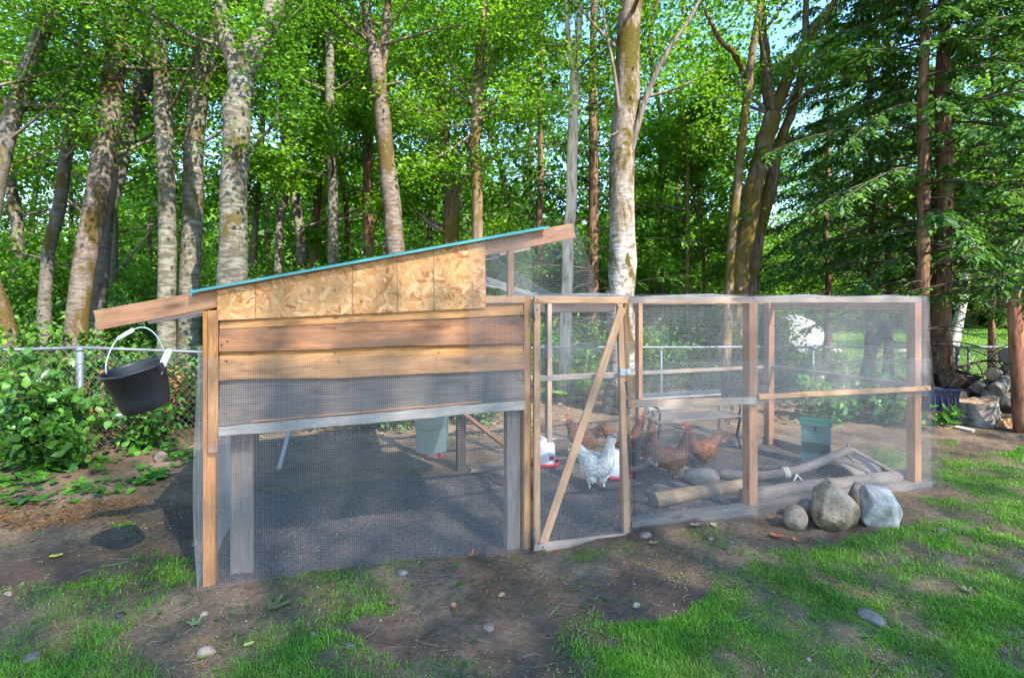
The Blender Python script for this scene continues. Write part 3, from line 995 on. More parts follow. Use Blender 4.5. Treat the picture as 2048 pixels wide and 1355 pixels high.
def leaf6_VT(C, d, w, nrm, size, width=.5, fold=.1):
    """oval leaf, 6 rim points and a midrib"""
    s = np.asarray(size)[:, None]
    pts = [C, C + d * s * .3 - w * s * width * .5 + nrm * s * fold, C + d * s * .7 - w * s * width * .42 + nrm * s * fold * .6,
           C + d * s - nrm * s * fold, C + d * s * .7 + w * s * width * .42 + nrm * s * fold * .6, C + d * s * .3 + w * s * width * .5 + nrm * s * fold,
           C + d * s * .5]
    V = np.stack(pts, 1).reshape(-1, 3); i = np.arange(len(C)) * 7
    T = np.concatenate([np.stack([i + a, i + b, i + 6], 1) for a, b in ((1, 0), (2, 1), (3, 2), (4, 3), (5, 4), (0, 5))])
    return V, T


def curve_pts(p0, d, L, rise, rg, m=5, wob=.12):
    """a limb leaving p0 along d, bending up (rise>0) or down"""
    pts = [np.array(p0, float)]; d = np.array(d, float); d /= np.linalg.norm(d)
    for i in range(m - 1):
        d = d + np.array([0, 0, rise / m]) + rg.normal(0, wob, 3) * .5; d /= np.linalg.norm(d)
        pts.append(pts[-1] + d * L / (m - 1))
    return np.array(pts)


def spl(pts, n):
    """smooth resample of a polyline (Catmull-Rom)"""
    p = np.asarray(pts, float)
    if len(p) == 2: return np.linspace(p[0], p[1], n)
    q = np.concatenate([[2 * p[0] - p[1]], p, [2 * p[-1] - p[-2]]])
    out = []
    for u in np.linspace(0, len(p) - 1 - 1e-6, n):
        i = int(u); f = u - i; a, b, c, d = q[i], q[i + 1], q[i + 2], q[i + 3]
        out.append(.5 * (2 * b + (c - a) * f + (2 * a - 5 * b + 4 * c - d) * f * f + (3 * b - a - 3 * c + d) * f ** 3))
    return np.array(out)


def broadleaf(name, label, stems, bark_m, leaf_m, seed, limbs=16, z_lo=3.0, z_hi=9.0, limb_len=2.0, rise=.5, leaf_n=9000, leaf=.085,
              extra=(), group=None, cat='tree', rm=1.0, flat=.45, clump=.42, up=.55, nseg=14, bare=0):
    """stems: list of (pts, r0, r1). Limbs leave the first stems, twigs leave the limbs, leaves gather round the twigs."""
    rg = np.random.default_rng(seed)
    base = np.asarray(stems[0][0][0], float)
    root = thing(name, base, label, cat, group)
    tr = MB(); br = MB()
    paths = []
    for k, (pts, r0, r1) in enumerate(stems):
        sp = spl(pts, nseg if len(pts) > 2 else 8)
        sp[1:-1] += rg.normal(0, r0 * .10, (len(sp) - 2, 3)) * np.array([1, 1, .3])
        rr = np.linspace(r0, r1, len(sp)) * (1 + rg.normal(0, .035, len(sp)))
        if k == 0: rr[0] *= 1.35; rr[1] *= 1.08
        tr.tube(sp, rr, 12 if r0 > .06 else 8, jit=.03, rng=rg)
        paths.append((sp, rr))
    tips = []
    def twig_set(pts, r, k):
        m = len(pts)
        for j in range(k):
            i = rg.integers(max(1, m // 3), m); p = pts[i]
            dd = pts[min(i, m - 1)] - pts[i - 1]; dd /= np.linalg.norm(dd)
            d2 = dd * .6 + rg.normal(0, .6, 3) * np.array([1, 1, .5])
            tp = curve_pts(p, d2, rg.uniform(.35, .6) * limb_len * .6, rise * .4, rg, 4)
            br.tube(tp, np.linspace(r * .5, r * .12, 4), 4, cap=False)
            tips.append((tp, 1.0))
        tips.append((pts[m // 2:], 1.0))
    for k in range(limbs):
        sp, rr = paths[rg.integers(0, len(paths)) if rg.random() < .7 else 0]
        zz = z_lo + (z_hi - z_lo) * (k + rg.random()) / limbs
        i = int(np.argmin(abs(sp[:, 2] - zz)))
        if abs(sp[i, 2] - zz) > 1.2: continue
        az = k * 2.4 + rg.normal(0, .4); el = rg.uniform(.1, .7)
        d = np.array([math.cos(az) * math.cos(el), math.sin(az) * math.cos(el), math.sin(el)])
        L = limb_len * rg.uniform(.65, 1.2) * (1 - .35 * (zz - z_lo) / max(z_hi - z_lo, .1))
        lp = curve_pts(sp[i], d, L, rise, rg, 6)
        r = min(rr[i] * .35, .045 * rm) * rg.uniform(.6, 1)
        br.tube(lp, np.linspace(r, r * .25, 6), 5, cap=False)
        twig_set(lp, r * .6, 4)
    for pts, r in extra:
        lp = spl(pts, 8); br.tube(lp, np.linspace(r, r * .3, 8), 6, cap=False)
        if bare == 0: twig_set(lp, r * .5, 4)
    tr.build('trunk', bark_m, root)
    if br.n: br.build('branches', M_LIMB, root)['kind'] = 'stuff'
    # leaves
    if leaf_n and tips:
        L_ = np.array([np.linalg.norm(np.diff(t[0], axis=0), axis=1).sum() for t in tips])
        cnt = rg.multinomial(leaf_n, L_ / L_.sum())
        C = []
        for (tp, _), n in zip(tips, cnt):
            if n == 0: continue
            u = rg.uniform(.15, 1.08, n) * (len(tp) - 1); i = np.clip(u.astype(int), 0, len(tp) - 2); f = (u - i)[:, None]
            C.append(tp[i] * (1 - f) + tp[i + 1] * f + rg.normal(0, clump * .5, (n, 3)) * np.array([1, 1, flat]))
        C = np.concatenate(C)
        d, w, nn = rot_axes(rg, len(C), up)
        V, T = leaf_VT(C, d, w, nn, leaf * rg.uniform(.6, 1.25, len(C)), .75)
        big('crown', V, T, leaf_m, root)
    return root


def conifer(name, label, base, h, r, seed, leaf_m, n_br=60, z0=1.2, L0=2.4, droop=.55, group=None, per=26, lean=(0, 0), bark_m=None, dead=14, azr=None, fr=.10, zmax=None):
    rg = np.random.default_rng(seed)
    base = np.asarray(base, float)
    root = thing(name, base, label, 'tree', group)
    top = base + np.array([lean[0], lean[1], h])
    sp = np.linspace(base, top, 12); sp[1:-1, :2] += rg.normal(0, .02, (10, 2))
    rr = np.linspace(r, r * .12, 12); rr[0] *= 1.5
    tr = MB(); tr.tube(sp, rr, 11, jit=.05, rng=rg); tr.build('trunk', bark_m or M_CONBARK, root)
    br = MB(); C = []; D = []; S = []
    zmax = zmax or h
    for k in range(n_br + dead):
        isdead = k >= n_br
        f = (k + rg.random()) / n_br if not isdead else rg.uniform(0, .25)
        z = z0 + (zmax - z0) * f if not isdead else rg.uniform(.6, z0 + 1.2)
        c = base + (top - base) * (z / h)
        az = k * 2.39996 + rg.normal(0, .3)
        if azr is not None and not isdead: az = rg.uniform(*azr)
        L = L0 * (1 - .75 * max(0, (z - z0) / (h - z0))) * rg.uniform(.7, 1.15) * (.55 if isdead else 1)
        d = np.array([math.cos(az), math.sin(az), rg.uniform(.0, .3)])
        bp = curve_pts(c, d, L, -droop * rg.uniform(.6, 1.2), rg, 7, .08)
        br.tube(bp, np.linspace(.022, .004, 7) * (1 if not isdead else .7), 4, cap=False)
        if isdead:
            for q in range(4):
                i = rg.integers(2, 7); br.tube(curve_pts(bp[i], d + rg.normal(0, .7, 3), L * .25, -.2, rg, 3), [.006, .004, .002], 3, cap=False)
            continue
        for q in range(per):
            u = rg.uniform(.18, 1.0) * 6; i = min(int(u), 5); ff = u - i
            p = bp[i] * (1 - ff) + bp[i + 1] * ff
            t = bp[i + 1] - bp[i]; t /= np.linalg.norm(t)
            sd = np.cross(t, (0, 0, 1)); sd /= max(np.linalg.norm(sd), 1e-6)
            sgn = 1 if q % 2 else -1
            dd = t * .7 + sd * sgn * rg.uniform(.5, 1.0) + np.array([0, 0, rg.uniform(-.55, .05)]); dd /= np.linalg.norm(dd)
            ll = rg.uniform(.18, .5) * (1.1 - .45 * u / 6)
            m = 7
            x = np.linspace(.08, 1, m)
            base_p = p + np.outer(x * ll, dd) + np.outer(x ** 2 * ll, (0, 0, -.35))
            sd2 = np.cross(dd, (0, 0, 1)); sd2 /= max(np.linalg.norm(sd2), 1e-6)
            sg = np.where(np.arange(m) % 2, 1, -1)[:, None]
            C.append(base_p); D.append(dd * .75 + sd2 * sg * .65 + np.array([0, 0, -.22]) + rg.normal(0, .15, (m, 3))); S.append(np.full(m, fr) * rg.uniform(.8, 1.5) * (1.15 - .5 * x))
    br.build('branches', M_TWIG, root)['kind'] = 'stuff'
    C = np.concatenate(C); D = np.concatenate(D); S = np.concatenate(S)
    D /= np.linalg.norm(D, axis=1)[:, None]
    nn = np.tile([0, 0, 1.0], (len(C), 1)) + rg.normal(0, .45, (len(C), 3)); nn -= D * (nn * D).sum(1)[:, None]; nn /= np.linalg.norm(nn, axis=1)[:, None]
    V, T = leaf_VT(C, D, np.cross(nn, D), nn, S, .42, .05)
    big('foliage', V, T, leaf_m, root)
    return root


def shrub(name, label, c, size, seed, leaf_m, n=1500, leaf=.075, stems=9, group=None, six=False, up=.5, cat='shrub', width=.6):
    rg = np.random.default_rng(seed)
    c = np.asarray(c, float)
    root = thing(name, c, label, cat, group)
    mb = MB(); tips = []
    for k in range(stems):
        az = rg.uniform(0, 6.28); e = rg.uniform(.5, 1.45)
        d = np.array([math.cos(az) * math.cos(e), math.sin(az) * math.cos(e), math.sin(e)])
        p = c + np.array([rg.normal(0, .12) * size[0], rg.normal(0, .12) * size[1], 0])
        pts = curve_pts(p, d, 1.0, rg.uniform(-.5, .2), rg, 5)
        pts = c + (pts - c) * np.array([size[0], size[1], size[2] * 1.05])
        mb.tube(pts, np.linspace(.011, .003, 5), 4, cap=False)
        tips.append(pts)
        for q in range(3):
            i = rg.integers(1, 4)
            p2 = curve_pts(pts[i], rg.normal(0, 1, 3) + np.array([0, 0, .5]), .4 * max(size), -.1, rg, 4); mb.tube(p2, np.linspace(.006, .002, 4), 3, cap=False)
            tips.append(p2)
    mb.build('stems', M_TWIG, root)
    cnt = rg.multinomial(n, np.ones(len(tips)) / len(tips)); C = []
    for tp, k in zip(tips, cnt):
        u = rg.uniform(.1, 1, k) * (len(tp) - 1); i = np.clip(u.astype(int), 0, len(tp) - 2); f = (u - i)[:, None]
        C.append(tp[i] * (1 - f) + tp[i + 1] * f + rg.normal(0, .09 * max(size[:2]), (k, 3)))
    C = np.concatenate(C); C[:, 2] = np.maximum(C[:, 2], c[2] + .03)
    d, w, nn = rot_axes(rg, len(C), up)
    V, T = (leaf6_VT if six else leaf_VT)(C, d, w, nn, leaf * rg.uniform(.6, 1.3, len(C)), width)
    big('foliage', V, T, leaf_m, root)
    return root


def fern(name, label, c, seed, L=.9, fronds=15, group=None, leaf_m=None):
    rg = np.random.default_rng(seed); c = np.asarray(c, float)
    root = thing(name, c, label, 'fern', group)
    mb = MB(); C = []; D = []; S = []
    for k in range(fronds):
        az = k * 6.283 / fronds + rg.normal(0, .2); e = rg.uniform(.75, 1.3)
        pts = curve_pts(c, (math.cos(az) * math.cos(e), math.sin(az) * math.cos(e), math.sin(e)), L * rg.uniform(.7, 1.15), -1.0, rg, 9, .04)
        mb.tube(pts, np.linspace(.006, .0015, 9), 3, cap=False)
        m = 22; u = np.linspace(.8, 7.9, m); i = u.astype(int); f = (u - i)[:, None]
        p = pts[i] * (1 - f) + pts[i + 1] * f; t = pts[i + 1] - pts[i]; t /= np.linalg.norm(t, axis=1)[:, None]
        sd = np.cross(t, (0, 0, 1)); sd /= np.linalg.norm(sd, axis=1)[:, None]
        for sg in (-1, 1):
            C.append(p); D.append(sd * sg + t * .35 + np.array([0, 0, -.1])); S.append(.13 * L * np.sin(np.linspace(.35, 3.0, m)) + .015)
    C = np.concatenate(C); D = np.concatenate(D); S = np.concatenate(S); D /= np.linalg.norm(D, axis=1)[:, None]
    nn = np.tile([0, 0, 1.0], (len(C), 1)) + rg.normal(0, .2, (len(C), 3)); nn -= D * (nn * D).sum(1)[:, None]; nn /= np.linalg.norm(nn, axis=1)[:, None]
    V, T = leaf_VT(C, D, np.cross(nn, D), nn, S, .3, .03)
    mb.build('stems', M_TWIG, root); big('fronds', V, T, leaf_m or L_FERN, root)
    return root


SHADE = [(9.0, -9.6, .92), (12.6, -10.2, .92), (16.6, -10.0, .92), (20.6, -9.6, .95), (11.2, -13.9, .95), (15.6, -14.2, .95)]
# ------------------------------------------------------------------ the trees one can point at
def TP(pts, d, base_z=None):
    """trunk path from photo points at distance d; the first point is dropped to the ground"""
    q = [W(a, b, d) for a, b in pts]
    q[0][2] = gzf(q[0][0], q[0][1]) - .08
    return q


def up_ext(pts, dz):
    a, b = pts[-2], pts[-1]; k = (b - a) / max(b[2] - a[2], .1); return pts + [b + k * dz * np.array([.6, .6, 1])]


# left group
p = up_ext(TP([(-70, 800), (-20, 420), (35, 200), (95, 40), (130, -90)], 8.2), 2.5)
broadleaf('alder_tree', 'grey alder leaning right at the far left edge, its foot out of view', [(p, .14, .09)], M_ALDERD, L_ALDER, 1, 14, 3.6, 9, 2.4, .3, 7800, .068)
p = TP([(8, 860), (8, 690), (-30, 560), (-90, 380), (-160, 200)], 7.6)
broadleaf('alder_tree', 'mossy alder at the left edge, only its flared foot in view', [(p, .19, .14)], M_ALDER2, L_ALDER, 2, 9, 3.8, 7, 2.2, .3, 6000, .07)
p = up_ext(TP([(85, 800), (95, 540), (135, 300), (165, 60), (180, -60)], 9.8), 3)
broadleaf('alder_tree', 'slim grey alder just left of the thick reddish one', [(p, .11, .08)], M_ALDERD, L_ALDER, 3, 14, 4.0, 10, 2.2, .3, 8500, .075)
p = up_ext(TP([(145, 820), (160, 600), (195, 380), (225, 180), (250, 0), (262, -90)], 8.6), 3)
broadleaf('alder_tree', 'thick rough alder with reddish mossy bark near the left fence post', [(p, .17, .13)], M_ALDER2, L_ALDER, 4, 14, 4.0, 9, 2.4, .3, 7800, .068,
          extra=[([W(206, 300, 8.6), W(216, 150, 8.5), W(212, 40, 8.5), W(190, -40, 8.4)], .05)])
p = up_ext(TP([(185, 800), (208, 470), (255, 280), (312, 115), (350, -20)], 9.6), 2)
broadleaf('alder_tree', 'dark leaning alder crossing behind the thick reddish one', [(p, .125, .09)], M_ALDERD, L_ALDER, 5, 12, 4.2, 9, 2.2, .3, 8000, .075)
p = up_ext(TP([(328, 830), (332, 600), (330, 300), (318, 110), (300, 0), (285, -90)], 8.8), 3)
broadleaf('alder_tree', 'straight pale alder seen above the hanging bucket', [(p, .138, .105)], M_ALDER, L_ALDER, 6, 14, 4.4, 10, 2.3, .3, 7800, .068)
p = up_ext(TP([(374, 820), (380, 560), (390, 260), (412, 130), (438, 0), (450, -60)], 9.2), 3)
broadleaf('alder_tree', 'pale alder with dark moss rings right above the low end of the teal roof', [(p, .165, .12)], M_ALDER, L_ALDER, 7, 14, 4.2, 10, 2.3, .3, 7800, .068)
p = TP([(455, 860), (460, 540), (474, 300), (482, 150)], 7.4)
fork = p[-1]
pl = [fork, W(462, 110, 7.4), W(444, 60, 7.35), W(436, 0, 7.3), W(428, -120, 7.2)]
pr = [fork, W(510, 100, 7.4), W(540, 40, 7.45), W(550, -10, 7.5), W(556, -140, 7.6)]
broadleaf('alder_tree', 'smooth pale forked alder rising behind the low end of the teal roof', [(p, .20, .16), (pl, .12, .09), (pr, .15, .11)], M_ALDER, L_ALDER, 8, 12, 5.0, 9, 2.3, .3, 7200, .068,
          extra=[([W(494, 305, 7.3), W(520, 280, 7.1), W(550, 240, 7.0), W(556, 190, 6.9)], .03), ([W(470, 100, 7.4), W(380, 70, 7.2), W(280, 20, 7.0), W(160, 5, 6.8)], .03)])

# middle group
for k, (pts, d, r, mt, lb) in enumerate((
    ([(505, 780), (508, 500), (520, 330)], 15, .10, M_ALDERD, 'thin grey trunk in the wood right of the forked alder'),
    ([(552, 780), (558, 480), (572, 370), (590, 200)], 14, .11, M_ALDER, 'thin leaning white trunk behind the low roof end'),
    ([(622, 780), (628, 500), (640, 330), (650, 150)], 16, .13, M_CONBARK, 'thin dark trunk left of the white striped one behind the roof'),
    ([(666, 780), (667, 480), (660, 250), (660, 60), (655, -60)], 12.5, .125, M_ALDER, 'slim white alder above the middle of the teal roof'),
    ([(735, 800), (738, 500), (735, 300), (730, 160)], 14, .15, M_CONBARK, 'dark conifer trunk left of the mossy leaning alder'),
    ([(1900, 770), (1915, 650), (1935, 540), (1950, 380)], 19, .17, M_WHITE, 'white birch leaning right beyond the fence by the lawn'),
    ([(1872, 760), (1880, 620), (1888, 450)], 20, .12, M_WHITE, 'thin white birch beyond the fence beside the conifer group'),
)):
    p = up_ext(TP(pts, d), 4)
    broadleaf('slim_tree', lb, [(p, r, r * .6)], mt, L_MAPLE, 40 + k, 12, 3.5, 11, 2.4, .25, 7000, .13)
p = TP([(800, 830), (792, 500), (776, 350), (762, 200), (748, 90)], 9.0)
broadleaf('alder_tree', 'mossy alder with a broken dark top behind the middle of the teal roof',
          [(p, .165, .115), ([p[-1], W(735, 50, 9), W(733, -20, 9), W(730, -150, 9)], .09, .06), ([p[-2], W(770, 80, 9.1), W(776, -10, 9.2), W(780, -140, 9.2)], .08, .05)],
          M_ALDER2, L_ALDER, 9, 14, 4.2, 9, 2.4, .3, 7800, .068)
p = up_ext(TP([(902, 830), (900, 480), (905, 400), (890, 320), (885, 260)], 13), 2)
broadleaf('maple_tree', 'crooked mossy maple with low side limbs behind the high roof end', [(p, .22, .12)], M_MAPLE, L_MAPLE, 10, 16, 3.0, 8, 2.6, .3, 9000, .10,
          extra=[([W(900, 470, 13), W(850, 440, 13), W(820, 410, 13), W(790, 420, 13)], .07), ([W(902, 400, 13), W(940, 330, 13), W(930, 270, 13), W(920, 210, 13)], .07)])
p = up_ext(TP([(958, 830), (955, 480), (952, 260), (958, 130), (972, 0), (978, -80)], 9.6), 3)
ex = []
for (y0, x1, y1, x2, y2) in ((215, 880, 160, 800, 110), (225, 1010, 190, 1070, 150), (240, 1030, 215, 1100, 235), (250, 890, 250, 830, 215), (150, 1010, 80, 1060, 10),
                             (205, 905, 130, 870, 40), (330, 985, 312, 1010, 300), (180, 1010, 100, 1040, 20), (260, 900, 300, 840, 330)):
    ex.append(([W(955, y0, 9.6), W((955 + x1) / 2, (y0 + y1) / 2, 9.5), W(x1, y1, 9.4), W(x2, y2, 9.3)], .026))
broadleaf('maple_tree', 'slender maple with golden mossy bark and spreading bare limbs', [(p, .11, .06)], M_MAPLE, L_MAPLE, 11, 12, 4.6, 9, 2.2, .4, 11000, .08, extra=ex)
p = TP([(1128, 830), (1133, 600), (1142, 380), (1149, 190), (1150, 145)], 9.8)
broadleaf('cherry_tree', 'pale pinkish slender tree forking high above the run door',
          [(p, .105, .085), ([p[-1], W(1138, 100, 9.8), W(1135, 20, 9.8), W(1132, -120, 9.8)], .055, .035), ([p[-1], W(1156, 80, 9.8), W(1161, 0, 9.8), W(1164, -130, 9.8)], .07, .05)],
          M_PALE, L_MAPLE, 12, 10, 5.0, 8, 2.0, .4, 4500, .075,
          extra=[([W(1152, 180, 9.8), W(1190, 130, 9.7), W(1215, 95, 9.6)], .015), ([W(1150, 210, 9.8), W(1178, 175, 9.7), W(1200, 140, 9.6)], .015)])
p = TP([(1240, 850), (1241, 590), (1243, 430), (1248, 250), (1258, 60), (1264, -80)], 8.8)
p = up_ext(p, 3)
broadleaf('alder_tree', 'big white trunk with brown moss patches rising behind the run door', [(p, .235, .16)], M_BIGALD, L_ALDER, 13, 10, 5.2, 9, 2.2, .4, 6500, .07,
          extra=[([W(1262, 300, 8.7), W(1290, 200, 8.6), W(1330, 110, 8.5), W(1385, 30, 8.4), W(1410, -30, 8.4)], .06), ([W(1240, 230, 8.7), W(1228, 140, 8.6), W(1212, 60, 8.6), W(1200, -40, 8.5)], .035),
                 ([W(1236, 264, 8.6), W(1222, 270, 8.5), W(1212, 266, 8.5)], .016)], bare=1)
# big leaning maple, several stems
b0 = TP([(1468, 840), (1478, 590), (1505, 400), (1532, 280), (1545, 230)], 11.0)
st = [(b0, .20, .16),
      ([W(1545, 230, 11), W(1570, 170, 11), W(1600, 100, 11.2), W(1650, 30, 11.5), W(1710, -60, 12)], .13, .06),
      ([W(1545, 230, 11), W(1536, 180, 11), W(1530, 110, 11), W(1525, 40, 10.8), W(1520, -80, 10.6)], .12, .07),
      (TP([(1500, 840), (1500, 590), (1525, 440), (1548, 330), (1562, 280)], 11.4), .17, .11),
      ([W(1562, 280, 11.4), W(1590, 200, 11.5), W(1610, 110, 11.6), W(1612, 10, 11.8), W(1620, -100, 12)], .10, .05),
      (TP([(1452, 840), (1456, 590), (1478, 330), (1497, 180), (1512, 60), (1530, -60)], 10.5), .095, .06),
      ([W(1500, 170, 11), W(1470, 110, 10.8), W(1440, 80, 10.6), W(1410, 20, 10.4)], .07, .03)]
broadleaf('maple_tree', 'big leaning mossy maple with several stems against blue sky', st, M_MAPLE, L_MAPLE, 14, 22, 4.4, 9.5, 2.2, .5, 8500, .08,
          extra=[([W(1490, 330, 10.8), W(1440, 300, 10.6), W(1400, 250, 10.4)], .03), ([W(1600, 130, 11.2), W(1650, 100, 11.2), W(1690, 60, 11.2)], .035),
                 ([W(1480, 160, 10.8), W(1455, 200, 10.6), W(1430, 190, 10.5)], .03), ([W(1530, 60, 10.8), W(1560, 20, 10.7), W(1590, -20, 10.6)], .04)])
# thin saplings between the big trunk and the maple
for k, (pts, lb) in enumerate((
    ([(1375, 800), (1375, 400), (1372, 280), (1360, 160)], 'thin brown sapling left of the leaning maple'),
    ([(1412, 800), (1405, 500), (1385, 380), (1365, 240)], 'thin bent dark sapling beside the leaning maple'),
    ([(1330, 800), (1322, 420), (1335, 300), (1338, 180)], 'thin mossy sapling right of the big white trunk'))):
    broadleaf('sapling', lb, [(TP(pts, 12 + k), .055, .02)], M_MAPLE, L_MAPLE, 60 + k, 12, 2.0, 6, 1.4, .3, 4200, .12)

# conifers
def CB(px, d):
    x = (px - 1024) / FPX * d; return (x, d, gzf(x, d) - .05)
conifer('conifer_tree', 'reddish straight conifer trunk between the pale tree and the big white trunk', CB(1186, 12.5), 15, .15, 71, L_CON, 60, 1.6, 2.4, .5, per=18)
conifer('conifer_tree', 'dark hemlock behind the pale slender tree', CB(1080, 15), 14, .13, 72, L_CON, 60, 1.4, 2.6, .5, per=18, fr=.13)
conifer('conifer_tree', 'slim brown cedar seen right of the boulder', CB(1742, 11.8), 13, .095, 73, L_CON, 76, 2.3, 2.4, .85, per=30, dead=10, fr=.115)
conifer('conifer_tree', 'slimmest brown cedar standing between two others right of the boulder', CB(1777, 11.2), 12, .082, 74, L_CON, 66, 2.5, 2.2, .85, per=22, dead=10, fr=.11)
conifer('conifer_tree', 'tall straight brown cedar above the right end of the run', CB(1846, 9.2), 14, .115, 75, L_CON, 84, 2.3, 2.7, .85, per=36, dead=16, fr=.115)
conifer('conifer_tree', 'thick dark cedar with dead lower twigs right of the run', CB(1885, 9.7), 15, .165, 76, L_CON, 84, 2.1, 3.0, .85, per=36, dead=26, fr=.115)
conifer('conifer_tree', 'drooping dark cedar at the right edge above the wood pole', CB(2110, 8.4), 13, .15, 77, L_CON, 100, 1.7, 3.2, .9, per=44, dead=16, fr=.11)
conifer('conifer_tree', 'light green young cedar in the upper right behind the thick one', CB(1985, 13.5), 14, .075, 78, L_CONL, 80, 2.2, 2.6, .8, per=24, fr=.13)
conifer('conifer_tree', 'feathery green cedar left of the brown cedars', CB(1655, 14.0), 9.5, .10, 79, L_CON, 76, 2.4, 3.2, .75, per=24, fr=.13)
p = TP([(1722, 800), (1748, 690), (1790, 640), (1830, 560), (1850, 460)], 10.6)
broadleaf('sapling', 'dark bent trunk leaning right beside the brown cedars', [(p, .11, .05)], M_ALDERD, L_MAPLE, 64, 8, 2.6, 5, 1.6, .3, 2200, .11)

# ------------------------------------------------------------------ the wood behind: individual trees from a few shared shapes
rgw = np.random.default_rng(5)
def bg_proto(seed, h, leaf_n, leaf, mt, lm, z_lo, limb, label):
    rg = np.random.default_rng(seed)
    pts = [np.array([rg.normal(0, .12) * q, rg.normal(0, .12) * q, h * q / 5]) for q in range(6)]
    pts[0] = np.array([0, 0, -.1])
    return broadleaf('wood_tree', label, [(pts, h * .0105, h * .003)], mt, lm, seed, 30, z_lo, h * .97, limb, .25, leaf_n, leaf, group='trees of the wood behind the fence', clump=.75, flat=.5)
protos = [bg_proto(101, 13, 6800, .16, M_ALDERD, L_MAPLE, 1.8, 3.0, 'grey-stemmed tree with yellow-green leaves deep in the wood behind the fence'), bg_proto(102, 15, 7400, .17, M_ALDER, L_ALDER, 2.6, 3.2, 'pale-stemmed tall tree with mid green leaves deep in the wood behind the fence'),
          bg_proto(103, 11, 6800, .15, M_MAPLE, L_MAPLE, 1.3, 2.9, 'short brown-stemmed maple with yellow-green leaves deep in the wood behind the fence'), bg_proto(104, 14, 7200, .17, M_ALDERD, L_ALDER, 1.8, 3.2, 'grey-stemmed tree with mid green leaves deep in the wood behind the fence')]
spots = []
LAWNT = 'leafy tree standing far off on the other side of the sunlit lawn'
for (px, d) in ((-140, 15), (20, 13.5), (120, 18), (230, 14), (300, 21), (590, 15), (690, 18), (860, 17), (1010, 17.5), (1070, 22), (1300, 16), (1360, 21),
                (60, 25), (200, 30), (400, 27), (640, 28), (770, 25), (930, 30), (1130, 27), (1250, 26), (-60, 21), (-250, 19), (540, 23),
                (1510, 36), (1600, 40), (1690, 36), (1770, 42), (1850, 37), (1930, 43), (2020, 38), (2100, 33), (2200, 40), (1640, 46), (2260, 26), (2180, 19), (1880, 52),
                (-330, 27), (-120, 33), (1420, 30)):
    spots.append((px, d))
ANCH = [(40, 'the grey leaning alder at the left edge'), (95, 'the slim grey alder'), (190, 'the thick reddish alder'), (328, 'the straight alder above the bucket'), (385, 'the moss-ringed pale alder'), (470, 'the forked alder'),
        (665, 'the slim white alder'), (780, 'the leaning mossy alder'), (955, 'the golden bare-limbed maple'), (1140, 'the pale pinkish tree'), (1245, 'the big white trunk'), (1490, 'the leaning many-stemmed maple')]
KIND = ['grey-stemmed yellow-green tree', 'pale-stemmed tall tree', 'short brown-stemmed maple', 'grey-stemmed mid green tree']
seen_l = set()
for i, (px, d) in enumerate(spots):
    x = (px - 1024) / FPX * d; z = gzf(x, d) - .05
    k = i % 4; s = rgw.uniform(.85, 1.2) * (1 if d < 30 else 1.25)
    M = Matrix.Translation((x, d, z)) @ Matrix.Rotation(rgw.uniform(0, 6.28), 4, 'Z') @ Matrix.Diagonal((s, s, s, 1))
    lb = LAWNT if px > 1450 else None
    if -30 <= px <= 1450:
        ax, an = min(ANCH, key=lambda q: abs(q[0] - px))
        lb = KIND[k] + (' far back' if d > 22 else ' behind') + (', seen left of ' if px < ax else ', seen right of ') + an
    t_ = protos[i] if i < 4 else copy_tree(protos[k], M, None, 'trees beyond the lawn' if px > 1450 else None)
    if i < 4: t_.matrix_basis = M
    if lb: t_['label'] = lb
# trees on the photographer's side: they cast the broken shade over the yard
SHL = ['leafy maple behind the photographer, nearest the yard', 'leafy maple behind the photographer on the right of the yard', 'leafy maple far to the right behind the photographer', 'leafy maple behind the photographer on the left', 'leafy maple furthest behind the photographer', 'leafy maple far behind the photographer on the right']
shp = None
for i, (x, y, s) in enumerate(SHADE):
    M = Matrix.Translation((x, y, -.05)) @ Matrix.Rotation(i * 1.9, 4, 'Z') @ Matrix.Diagonal((s, s, s, 1))
    if shp is None:
        shp = broadleaf('shade_tree', SHL[0], [([np.array([0, 0, 0.]), np.array([.2, .1, 6]), np.array([-.1, 0, 13]), np.array([0, .1, 21.0])], .30, .05)], M_ALDERD, L_MAPLE, 150, 34, 12.0, 20.6, 3.2, .1, 9500, .13, group='trees on the near side of the yard', clump=2.4, flat=.9)
        shp.matrix_basis = M
    else:
        copy_tree(shp, M, SHL[i])

# understory
def sh(seed, n, leaf, size, lm, lb): return shrub('understory_shrub', lb, (0, 0, 0), size, seed, lm, n, leaf, 14, 'undergrowth shrubs behind the fence')
sprot = [sh(201, 3600, .105, (1.1, 1.1, 1.5), L_DARK, 'chest-high dark green shrub in the undergrowth behind the fence'), sh(202, 4200, .11, (1.2, 1.2, 2.4), L_ALDER, 'tall mid green shrub in the undergrowth behind the fence'),
         sh(203, 3200, .09, (1.0, 1.0, 1.1), L_DARK, 'low dark green shrub in the undergrowth behind the fence'), sh(204, 4600, .13, (1.5, 1.5, 3.0), L_MAPLE, 'tallest yellow-green shrub in the undergrowth behind the fence')]
ssp = []
for i in range(46):     # left wood, in rows
    d = 8.0 + (i % 6) * 2.1 + rgw.uniform(-.4, .4); px = -120 + (i * 173) % 1180 + rgw.uniform(-30, 30)
    ssp.append((px, d, (2, 0, 1, 3, 3, 3)[i % 6]))
for i in range(28):
    d = 11.2 + (i % 4) * 2.2 + rgw.uniform(-.4, .4); px = 1020 + (i * 97) % 500
    ssp.append((px, d, (2, 0, 1, 3)[i % 4]))
for i in range(16):     # far side of the lawn
    ssp.append((1500 + i * 48 + rgw.uniform(-15, 15), 36 + rgw.uniform(-2, 3), (3, 1)[i % 2]))
used = set()
